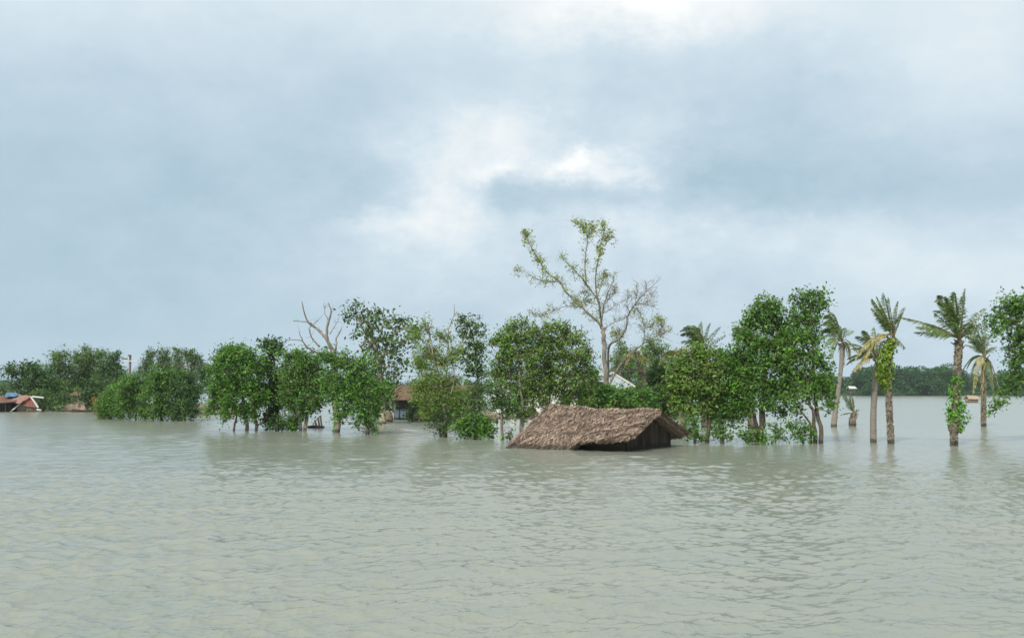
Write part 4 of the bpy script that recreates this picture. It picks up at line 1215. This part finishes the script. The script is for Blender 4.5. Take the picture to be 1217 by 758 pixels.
palm('tallest date palm with ivy and a swelling low on its studded trunk', depth(529), [(1134, 530), (1134, 508), (1136, 480), (1138, 440), (1140, 407)], [.15, .16, .16, .16, .17], (1140, 403),
     [(1078, 375, .12), (1087, 389, .12), (1094, 394, .10), (1116, 372, .10), (1115, 357, .55), (1117, 352, .52), (1124, 349, .42), (1131, 350, .32), (1139, 352, .16), (1141, 344, -.06), (1167, 368, .02), (1167, 378, .06), (1168, 386, .10), (1160, 388, .12), (1118, 360, .5), (1122, 354, .45), (1128, 352, .36), (1100, 383, .14), (1118, 368, .5), (1121, 362, .5)],
     seed=67, fill=3, width=.48, boot=1.4, ivy=[(1136, 443, 512, 8, 110, -1), (1139, 478, 514, 10, 110, 5), (1130, 485, 504, 6, 80, -4)], bulges=[(0.95, .28, .16)], fill_len=.6)
palm('date palm with dull hanging fronds beside the overhanging tree', 74, [(1169, 507), (1169, 470), (1170, 445), (1170, 428)], [.18, .17, .17, .15], (1170, 424),
     [(1148, 400, .45), (1151, 406, .4), (1157, 393, .45), (1164, 389, .35), (1171, 390, .2), (1178, 397, .1), (1185, 412, .1), (1142, 443, .5), (1147, 438, .45), (1149, 466, .55), (1177, 474, .4), (1183, 467, .5), (1190, 458, .5), (1163, 482, .35), (1155, 400, .4), (1160, 398, .35), (1153, 452, .5)], seed=68, fill=5, dead=(9, 11, 13), leaf='frondgrey', width=.5,
     ivy=[(1173, 488, 496, 4, 40, 4)])

# ------------------------------------------------------------------ houses, poles and wreckage
TIN = rough_mat('rusty_roof', (0.10, 0.055, 0.035), (0.20, 0.12, 0.075), 3.0, (6, 1, 1), bump=0.3)
TILE = rough_mat('terracotta', (0.16, 0.085, 0.065), (0.28, 0.17, 0.13), 5.0, bump=0.4, rnd=.3)
REDC = rough_mat('red_cloth', (0.20, 0.06, 0.05), (0.30, 0.11, 0.09), 4.0, bump=0.2)
BLUE = rough_mat('blue_tarpaulin', (0.05, 0.12, 0.22), (0.11, 0.20, 0.31), 3.0, bump=0.2, rough=.5)
WHITE = rough_mat('whitewash', (0.62, 0.63, 0.60), (0.80, 0.80, 0.77), 2.0, bump=0.1)
GREYR = rough_mat('grey_roof_sheet', (0.30, 0.34, 0.37), (0.42, 0.46, 0.48), 2.5, bump=0.15, rough=.5)
DARKW = rough_mat('dark_wall', (0.035, 0.032, 0.028), (0.085, 0.078, 0.066), 5.0, bump=0.3)
PANEL = rough_mat('blue_grey_panel', (0.07, 0.10, 0.13), (0.15, 0.20, 0.24), 4.0, (3, 1, 1), bump=0.2)
BRICK = rough_mat('earth_brick', (0.17, 0.125, 0.085), (0.31, 0.235, 0.165), 7.0, bump=0.5, c3=(0.09, 0.09, 0.05))
TANW = rough_mat('tan_straw', (0.22, 0.17, 0.105), (0.38, 0.30, 0.20), 5.0, (1, 1, .4), bump=0.4, rnd=.5)
CONC = rough_mat('concrete_pole', (0.42, 0.41, 0.38), (0.60, 0.59, 0.55), 6.0, bump=0.1)
WOODP = rough_mat('pole_timber', (0.09, 0.07, 0.055), (0.17, 0.135, 0.105), 6.0, (1, 1, .2), bump=0.2)
PAINTW = rough_mat('white_painted_timber', (0.45, 0.44, 0.40), (0.62, 0.61, 0.57), 6.0, bump=0.1)
BOATRED = rough_mat('boat_red', (0.13, 0.035, 0.03), (0.22, 0.075, 0.06), 5.0, bump=0.2)


def corrug(g, quad, n=24, depth_=0.05, th=0.02, m=0):
    """corrugated or tiled sheet between 4 corners (ridge a-b, eave d-c)"""
    a, b, c, d = [np.asarray(k, float) for k in quad]
    nn = nrm(np.cross(b - a, d - a))
    nn = nn if nn[2] > 0 else -nn
    nu = n * 4 + 1
    u = np.linspace(0, 1, nu)
    w = np.sin(u * n * 6.283) * depth_ * 0.5
    G = np.zeros((6, nu, 3))
    for j, v in enumerate(np.linspace(0, 1, 6)):
        G[j] = (a * (1 - u[:, None]) + b * u[:, None]) * (1 - v) + (d * (1 - u[:, None]) + c * u[:, None]) * v + nn * w[:, None]
    grid_solid(g, G, nn, th, m)


# house with a rusty roof behind the feathery tree
Dh = 90.0
def X(px, D):
    return P(px, 460, D)[0]
def Z(py, D):
    return P(608, py, D)[2]
t = thing('village_house', 'low house with rusty brown roof behind the feathery tree', 'house', (X(515, Dh), Dh, 0.0))
x0, x1 = X(468, Dh), X(566, Dh)
g = Geo()
corrug(g, [(x0, Dh + 2.2, Z(458, Dh + 2)), (x1, Dh + 2.2, Z(458, Dh + 2)), (x1 + .4, Dh - .9, Z(475, Dh - 1)), (x0 - .3, Dh - .9, Z(475, Dh - 1))], 46, .05)
corrug(g, [(x0, Dh + 2.2, Z(458, Dh + 2)), (x1, Dh + 2.2, Z(458, Dh + 2)), (x1 + .4, Dh + 5.3, Z(475, Dh - 1)), (x0 - .3, Dh + 5.3, Z(475, Dh - 1))], 46, .05)
build(g, 'roof', TIN, t)
g = Geo()
zw_ = Z(472.5, Dh)
g.box(((x0 + x1) / 2, Dh + 2.2, zw_ / 2), (x1 - x0 - .3, 4.2, zw_))
build(g, 'wall', DARKW, t)
for px_ in (472, 477.5, 483):
    g = Geo()
    g.box((X(px_, Dh + .05), Dh + .06, (Z(486, Dh) + 0.15) / 2), (0.37, .05, Z(486, Dh) - .1))
    build(g, 'door_panel', PANEL, t)
for px_ in (504, 530, 548):
    g = Geo()
    g.box((X(px_, Dh + .05), Dh + .07, Z(486, Dh)), (0.6, .04, .6))
    build(g, 'window', POLE, t)
for px_ in (469, 490, 512, 538, 562):
    g = Geo()
    g.tube([(X(px_, Dh - .7), Dh - .7, 0), (X(px_, Dh - .7), Dh - .7, 0.6), (X(px_, Dh - .7), Dh - .7, Z(476, Dh - .7))], .06, 6)
    build(g, 'post', POLE, t, smooth=True)
t = thing('garden_wall', 'low crumbling earth brick wall with pale top before the rusty roofed house', 'wall', (X(520, 87), 87, 0.0))
rngw = np.random.default_rng(4)
g = Geo()
nx_ = 22
xa, xb = X(490, 87.3), X(592, 87.3)
zt = Z(493.5, 87.3)
for r_ in range(4):
    for i in range(nx_):
        if r_ == 3 and rngw.random() < .25:
            continue
        wx = (xb - xa) / nx_
        g.box((xa + (i + .5 + .5 * (r_ % 2)) * wx, 87.3 + rngw.normal(0, .015), (r_ + .5) * zt / 4), (wx * .96, .26, zt / 4 * .95), rz=rngw.normal(0, .02))
build(g, 'brickwork', BRICK, t)
g = Geo()
for i in range(9):
    g.box((xa + (i + .5) * (xb - xa) / 9, 87.3, zt + .04), ((xb - xa) / 9 * .97, .34, .07), ry=rngw.normal(0, .015))
build(g, 'coping', TANW, t)
# straw heap by the dark tree's foot
t = thing('straw_heap', 'pale yellow straw heap beside the brown trunk and house door', 'heap', (X(461, 84.5), 84.5, 0.0))
g = Geo()
c = np.array([X(461, 84.5), 84.5, 0.0])
rngs = np.random.default_rng(9)
prof_ = [(.36, -.4), (.42, .0), (.46, .25), (.42, .5), (.30, .72), (.14, .92), (.03, .98)]
S_ = np.array([[c[0] + r * math.cos(a) * (1 + .08 * math.sin(3 * a + z * 4)), c[1] + r * math.sin(a), z] for r, z in prof_ for a in np.linspace(0, 6.283, 14, endpoint=False)])
i = (np.arange(len(prof_) - 1)[:, None] * 14 + np.arange(14)[None, :])
j = (np.arange(len(prof_) - 1)[:, None] * 14 + (np.arange(14)[None, :] + 1) % 14)
g.quads(S_, np.stack([i, j, j + 14, i + 14], -1).reshape(-1, 4))
n_ = 700
a = rngs.uniform(0, 6.283, n_); z = rngs.uniform(0.0, .95, n_)
r = np.interp(z, [p[1] for p in prof_], [p[0] for p in prof_]) + .01
o_ = np.stack([np.cos(a), np.sin(a), 0 * a], -1)
pp = c + o_ * r[:, None] + np.stack([0 * z, 0 * z, z], -1)
dd = nrm(rngs.normal(0, .4, (n_, 3)) + [0, 0, -1])
sd_ = nrm(np.cross(dd, o_))
g.quads(np.stack([pp - sd_ * .012, pp + sd_ * .012, pp + dd * .25 + o_ * .03 + sd_ * .008, pp + dd * .25 + o_ * .03 - sd_ * .008], 1).reshape(-1, 3), np.arange(n_ * 4).reshape(-1, 4))
build(g, 'straw', TANW, t)
# white house
Dw = 104.0
t = thing('white_house', 'whitewashed house with grey gable roof behind the round trees', 'house', (X(680, Dw), Dw, 0.0))
xa, xb = X(586, Dw), X(716, Dw)
ze, zr = Z(452, Dw), Z(444, Dw)
g = Geo()
g.box(((xa + xb) / 2, Dw + 2.5, ze / 2), (xb - xa, 5, ze))
g.box((X(730, Dw), Dw + 2.8, Z(466, Dw) / 2 + .2), (X(752, Dw) - X(708, Dw), 4.2, Z(466, Dw) + .4))
build(g, 'wall', WHITE, t)
g = Geo()
for sgn in (-1, 1):
    corrug(g, [(xa - .3, Dw + 2.5, zr + .2), (xb + .3, Dw + 2.5, zr + .2), (xb + .3, Dw + 2.5 + sgn * 3.1, ze - .15), (xa - .3, Dw + 2.5 + sgn * 3.1, ze - .15)], 60, .04)
g.slab([(X(716, Dw), Dw + .2, Z(444, Dw)), (X(728, Dw), Dw + .2, Z(443.5, Dw)), (X(757, Dw), Dw - .1, Z(461, Dw)), (X(722, Dw), Dw - .1, Z(463, Dw))], .12, 4, 4)
g.slab([(X(728, Dw), Dw + .2, Z(443.5, Dw)), (X(728, Dw), Dw + 5, Z(443.5, Dw)), (X(757, Dw), Dw + 5, Z(461, Dw)), (X(757, Dw), Dw - .1, Z(461, Dw))], .12, 4, 4)
build(g, 'roof', GREYR, t)
g = Geo()
g.bar((X(728, Dw), Dw + .05, Z(442.5, Dw)), (X(756, Dw), Dw - .2, Z(460, Dw)), .16, .2)
g.bar((X(711, Dw), Dw - .2, Z(447, Dw)), (X(728, Dw), Dw - .2, Z(443, Dw)), .16, .2)
build(g, 'roof_edge', CONC, t)
for px_ in (600, 622, 646, 672, 694):
    g = Geo()
    w_ = 1.0
    xx = X(px_, Dw)
    g.box((xx, Dw - .02, 1.55), (w_, .06, 1.0))
    f_ = build(g, 'window', DARKW, t)
    g = Geo()
    g.box((xx, Dw - .06, 2.10), (w_ + .2, .1, .09))
    g.box((xx, Dw - .06, 1.0), (w_ + .2, .12, .09))
    build(g, 'frame', PAINTW, f_, origin=f_.location)
    f_['_o'] = list(f_.location)

# collapsed house on the village shore
Dv = 121.5
rngv = np.random.default_rng(31)
t = thing('collapsed_house', 'collapsed village house with broken terracotta roofs and red gable', 'house', (X(22, Dv), Dv, 0.0))
def V(px, py, dd=0.0):
    return P(px, py, Dv + dd)
g = Geo()
corrug(g, [V(-30, 470, 2.5), V(29, 470.5, 2.0), V(17, 477, -1.2), V(-30, 481, -1.2)], 34, .06, .05)
g.slab([V(20, 470, 1.6), V(37, 470.5, .4), V(24, 480, -1.0), V(12, 478, -.8)], .08, 5, 4, .03, rngv)
build(g, 'roof', TILE, t)
g = Geo()
g.slab([V(-30, 480, .5), V(14, 478, .5), V(14, 491, .5), V(-30, 491, .5)], .1)
g.slab([V(14, 478, 1.2), V(40, 478, 1.2), V(40, 491, 1.2), V(14, 491, 1.2)], .1)
build(g, 'wall', DARKW, t)
g = Geo()
ring = [V(23, 480.3, -.3), V(36.5, 471, -.3), V(44.5, 484, -.3), V(34, 481.5, -.3)]
g.poly(ring + [k + [0, .1, 0] for k in ring], [(0, 1, 2, 3), (7, 6, 5, 4), (0, 4, 5, 1), (1, 5, 6, 2), (2, 6, 7, 3), (3, 7, 4, 0)])
build(g, 'gable', REDC, t)
g = Geo()
g.bar(V(22, 482.5, -.1), V(44.5, 482.5, -.1), .12, .85)
g.slab([V(22, 482, -.05), V(44, 483, -.05), V(44, 490, -.05), V(20, 490, -.05)], .08, 4, 3, .02, rngv)
build(g, 'brick_panel', BRICK, t)
for nm, p, q, w_, mt in (('barge_board', (36.8, 471.2), (45.5, 484), .17, PAINTW), ('barge_board', (37, 470.8), (21, 481), .13, TILE), ('fallen_rafter', (24, 479.5), (11.5, 490), .14, PAINTW), ('tie_beam', (23, 480.6), (44, 483.2), .13, TILE),
                         ('loose_board', (38.5, 471), (52, 472.3), .17, PAINTW), ('loose_board', (44, 486.4), (49, 487.6), .22, PAINTW), ('post', (6.5, 478), (6.5, 491), .1, WOODP), ('post', (-5, 479), (-5, 491), .1, WOODP)):
    g = Geo()
    g.bar(V(*p, -.45), V(*q, -.45), w_)
    build(g, nm, mt, t)
t = build((lambda q: (q.slab([V(6, 469.5, 1.0), V(9, 466.5, 2.2), V(19.5, 466.8, 2.2), V(22, 469.8, 1.0)], .05, 8, 6, .05, rngv), q.slab([V(6, 471, .3), V(6, 469.5, 1.0), V(22, 469.8, 1.0), V(18, 470.6, .3)][::-1], .05, 8, 3, .04, rngv), q)[-1])(Geo()), 'tarpaulin', BLUE)
tag(t, 'blue tarpaulin spread over the ridge of the collapsed house', 'tarpaulin')
t = thing('small_hut', 'small hut with an orange tiled roof between the shore bushes', 'hut', (X(90, 126), 126, 0.0))
g = Geo()
for sgn in (-1, 1):
    corrug(g, [(X(85, 126), 127, Z(464.8, 126)), (X(95.5, 126), 127, Z(464.8, 126)), (X(97.5, 126), 127 + sgn * 1.5, Z(470, 126)), (X(83, 126), 127 + sgn * 1.5, Z(470, 126))], 14, .05)
build(g, 'roof', TILE, t)
g = Geo()
g.box((X(90, 126), 127, Z(470, 126) / 2), (1.2, 2.4, Z(470, 126)))
build(g, 'wall', BRICK, t)
# wreck of poles and thatch on the shore
t = thing('wreckage_pile', 'pile of broken bamboo poles and thatch on the muddy shore', 'debris', (X(91, 122.5), 122.5, 0.0))
for q in range(26):
    g = Geo()
    a = P(rngv.uniform(79, 100), rngv.uniform(476, 489), 122.5 + rngv.uniform(-.5, .8))
    b_ = a + np.array([rngv.normal(0, 1.0), rngv.normal(0, .5), -abs(rngv.normal(0, .35))])
    b_[2] = max(b_[2], .1)
    g.tube(wander(a, b_, rngv, 4, .03), rngv.uniform(.03, .06), 5)
    build(g, 'pole', POLE if rngv.random() < .7 else BARK['pale'], t, smooth=True)
g = Geo()
g.slab([P(80, 481, 122.8), P(100, 480, 123), P(103, 489, 122), P(79, 489.5, 122)], .12, 10, 5, .08, rngv)
build(g, 'thatch', THATCH, t)


def boat(name, label, c, length, beam, hz, height, mat, mat2, sheer=.35):
    t = thing(name, label, 'boat', c)
    n, mseg = 19, 9
    s = np.linspace(-1, 1, n)
    w = beam / 2 * (1 - np.abs(s) ** 2.6) ** .8 + .03
    zt = height * (0.6 + sheer * np.abs(s) ** 2.2 * 2)
    zb = -.25 + .25 * np.abs(s) ** 3
    a = np.linspace(0, math.pi, mseg)
    G = np.zeros((n, mseg, 3))
    for i in range(n):
        G[i, :, 0] = s[i] * length / 2
        G[i, :, 1] = np.cos(a) * w[i]
        G[i, :, 2] = zt[i] - (zt[i] - zb[i]) * np.sin(a) ** .8
    Gf = rot(G.reshape(-1, 3), 0, 0, hz) + c
    g = Geo()
    G2 = G * [0.985, .86, 1]
    G2[..., 2] = np.minimum(G[..., 2] + .06, G[..., 2].max(1, keepdims=True))
    i0 = (np.arange(n - 1)[:, None] * mseg + np.arange(mseg - 1)[None, :]).reshape(-1)
    Q = np.stack([i0, i0 + 1, i0 + mseg + 1, i0 + mseg], -1)
    g.quads(Gf, Q)
    g.quads(rot(G2.reshape(-1, 3), 0, 0, hz) + c, Q[:, ::-1])
    build(g, 'hull', mat, t, smooth=True)
    for e in (0, mseg - 1):
        g = Geo()
        g.tube(Gf.reshape(n, mseg, 3)[:, e] + [0, 0, .02], .035, 5)
        build(g, 'gunwale', mat2, t, smooth=True)
    for q in (-.45, 0, .4):
        g = Geo()
        yb = beam / 2 * .8
        cc = rot(np.array([[q * length / 2, 0, height * .5]]), 0, 0, hz)[0] + c
        g.box(cc, (.16, yb * 2, .03), rz=hz)
        build(g, 'thwart', mat2, t)
    return t


boat('rowing_boat', 'long dark wooden boat moored along the village shore', np.array([X(104, 120.2), 120.2, 0.0]), 3.6, .9, .05, .32, DARKW, WOODP)
# sunken wreck by the leaning trunk
Dk = 71.5
c = P(375, 509, Dk) * [1, 1, 0]
t = thing('wrecked_hull', 'red brown wreck with slanted pale boards beside the trunks left of the dead tree', 'wreck', c)
g = Geo()
xs = [P(x, 505, Dk)[0] for x in (367, 372, 378, 383.5)]
z_ = Z(505.2, Dk), Z(509.6, Dk)
ring = []
for yy in (-.5, .5):
    ring += [(xs[0], Dk + yy * .7, -.3), (xs[3], Dk + yy, -.3), (xs[3] + .05, Dk + yy, Z(506.5, Dk)), (xs[1], Dk + yy, Z(505, Dk)), (xs[0] - .05, Dk + yy * .7, Z(506, Dk))]
g.poly(ring, [(0, 1, 2, 3, 4), (9, 8, 7, 6, 5)] + [(i, i + 5, (i + 1) % 5 + 5, (i + 1) % 5) for i in range(5)])
build(g, 'hull', BOATRED, t)
for p, q in (((371.5, 504.5), (380.5, 494)), ((380.6, 494), (382.5, 507)), ((374, 499), (376, 505)), ((378, 496), (379.5, 506))):
    g = Geo()
    g.bar(P(*p, Dk - .4), P(*q, Dk - .3), .11)
    build(g, 'board', PAINTW if p[0] < 372 else POLE, t)

# utility poles and their wire
def pole(label, px, D, ytop, arms, mat, r):
    t = thing('utility_pole', label, 'utility pole', (X(px, D), D, 0.0), 'utility poles')
    g = Geo()
    x = X(px, D)
    g.tube([(x, D, -1.5), (x, D, 2), (x, D, Z(ytop, D))], [r * 1.25, r * 1.1, r * .8], 10)
    build(g, 'pole', mat, t, smooth=True)
    for y, a0, a1, w, mt in arms:
        g = Geo()
        g.bar((X(a0, D), D - r - w / 2 - .003, Z(y, D)), (X(a1, D), D - r - w / 2 - .003, Z(y, D)), w)
        ar = build(g, 'crossarm', mt, t)
        ar['_o'] = [0, 0, 0]
        for q in (a0 + .8, a1 - .8):
            g = Geo()
            xx, zz = X(q, D), Z(y, D) + w / 2
            g.tube([(xx, D - r - w / 2, zz), (xx, D - r - w / 2, zz + .08), (xx, D - r - w / 2, zz + .1), (xx, D - r - w / 2, zz + .2)], [.025, .025, .07, .05], 7)
            ob = build(g, 'insulator', PAINTW, ar, origin=(0, 0, 0))
            ob.location = -ar.location
    return t


pole('dark timber utility pole with double crossarms above the shrubs', 153.8, 126, 421.5, [(426.3, 145, 151.5, .16, WOODP), (429.2, 146, 163.5, .13, CONC), (422.3, 152, 155.6, .16, WOODP)], WOODP, .17)
pole('pale concrete utility pole with one crossarm left of the thicket', 802.2, 106, 433, [(438.3, 793.5, 811, .20, CONC)], CONC, .15)
g = Geo()
for a0, b0 in (((146.5, 429, 126), (796, 438, 106)), ((162.5, 429, 126), (809, 438, 106))):
    p0, p1 = P(*a0), P(*b0)
    s = np.linspace(0, 1, 40)[:, None]
    w_ = p0 * (1 - s) + p1 * s - np.array([0, 0, 1.3]) * (4 * s * (1 - s))
    g.tube(w_, .013, 3)
    p2 = p0 + (p0 - p1) * .55
    w_ = p0 * (1 - s) + p2 * s - np.array([0, 0, .8]) * (4 * s * (1 - s))
    g.tube(w_, .013, 3)
tag(build(g, 'power_line', WOODP), 'pair of thin sagging wires strung between the utility poles', 'wire')

# far shore: hut in the water, two pale roofs, the woods
Df = 205.0
t = thing('straw_hut', 'small straw coloured hut roof in open water behind the palms', 'hut', (X(1154, Df), Df, 0.0))
g = Geo()
zt, zw = Z(469.8, Df), 0.0
for sgn in (-1, 1):
    g.slab([(X(1148.5, Df), Df, zt), (X(1160.5, Df), Df, zt - .05), (X(1161.5, Df), Df + sgn * 1.3, zt - .75), (X(1147.3, Df), Df + sgn * 1.3, zt - .72)][::sgn], .12, 8, 5, .02, rngv)
build(g, 'roof', TANW, t)
g = Geo()
g.box((X(1154.3, Df), Df, (zt - .6) / 2 - .3), (1.9, 1.9, zt - .6 + .6))
build(g, 'wall', TANW, t)
for px_, py_, lab in ((1012, 458.6, 'far white roofed house under the wooded shore by the young palm'), (1124.5, 458.3, 'far white roofed house beside the tallest date palm trunk')):
    D = 409.5
    t = thing('far_house', lab, 'house', (X(px_, D), D, 0.0), 'white roofed houses on the far shore')
    g = Geo()
    for sgn in (-1, 1):
        g.slab([(X(px_ - 4, D), D, Z(py_, D)), (X(px_ + 4, D), D, Z(py_ + .3, D)), (X(px_ + 4.8, D), D + sgn * 2, Z(py_ + 3, D)), (X(px_ - 4.5, D), D + sgn * 2, Z(py_ + 3, D))][::sgn], .2, 2, 2)
    build(g, 'roof', CONC, t)
    g = Geo()
    g.box((X(px_, D), D, Z(py_ + 3, D) / 2), (2.5, 3.4, Z(py_ + 3, D)))
    build(g, 'wall', DARKW, t)


def woods(name, label, segs, D0, D1, seed, size=.62, lai=2.6, leaf='woods'):
    """a distant wood that reads as one mass"""
    rng = np.random.default_rng(seed)
    g = Geo()
    for (xa, xb, tops) in segs:
        n = int((xb - xa) / 5.2)
        for i in range(n):
            px_ = xa + (i + rng.random()) * (xb - xa) / n
            D = rng.uniform(D0, D1)
            top = np.interp(px_, [q[0] for q in tops], [q[1] for q in tops])
            zt = CAM_H + (462 - top) / F * (D0 + 8) * rng.uniform(.72, 1.05)
            h = zt
            x = (px_ - CX) / F * D
            for q in range(5):
                r = np.array([rng.uniform(.22, .34) * h, rng.uniform(.25, .35) * h, rng.uniform(.16, .26) * h])
                c = np.array([x + rng.normal(0, .16) * h, D + rng.normal(0, .12) * h, h * (.86 - .17 * q) - r[2] * .3])
                m = int(lai * math.pi * r[0] * r[2] / (size * size * .3))
                u = nrm(rng.normal(size=(m, 3)))
                p = c + u * r * rng.uniform(.35, 1.05, (m, 1)) ** .5
                ok = p[:, 2] > .3
                leaves(g, p[ok], u[ok], size, rng, .6)
        for px_ in np.arange(xa, xb, 2.6):
            # low scrub along the water's edge
            D = rng.uniform(D0 - 2, D0 + 4)
            h = rng.uniform(1.2, 2.9)
            m = 60
            u = nrm(rng.normal(size=(m, 3)))
            p = np.array([(px_ - CX) / F * D, D, h * .5]) + u * np.array([1.3, 1.0, h * .55]) * rng.uniform(.3, 1.0, (m, 1)) ** .5
            ok = p[:, 2] > .25
            leaves(g, p[ok], u[ok], size * .8, rng, .6)
    o = build(g, name, LEAF[leaf])
    tag(o, label, 'woods', kind='stuff')


woods('far_woods', 'distant wooded shore fading into haze behind the date palms', [(980, 1330, [(980, 442), (1010, 446), (1022, 434), (1045, 434), (1060, 430), (1066, 428), (1074, 440), (1082, 447), (1090, 434), (1105, 430), (1125, 431), (1142, 434), (1150, 442), (1170, 444), (1195, 438), (1217, 440), (1330, 436)])], 404, 440, 71)
woods('distant_woods', 'faint low band of woods along the horizon', [(-560, 985, [(-560, 449), (0, 452), (120, 450), (250, 455), (500, 451), (780, 452), (860, 448), (985, 446)]), (1330, 1800, [(1330, 444), (1800, 446)])], 560, 590, 72, size=.9, lai=2.0)
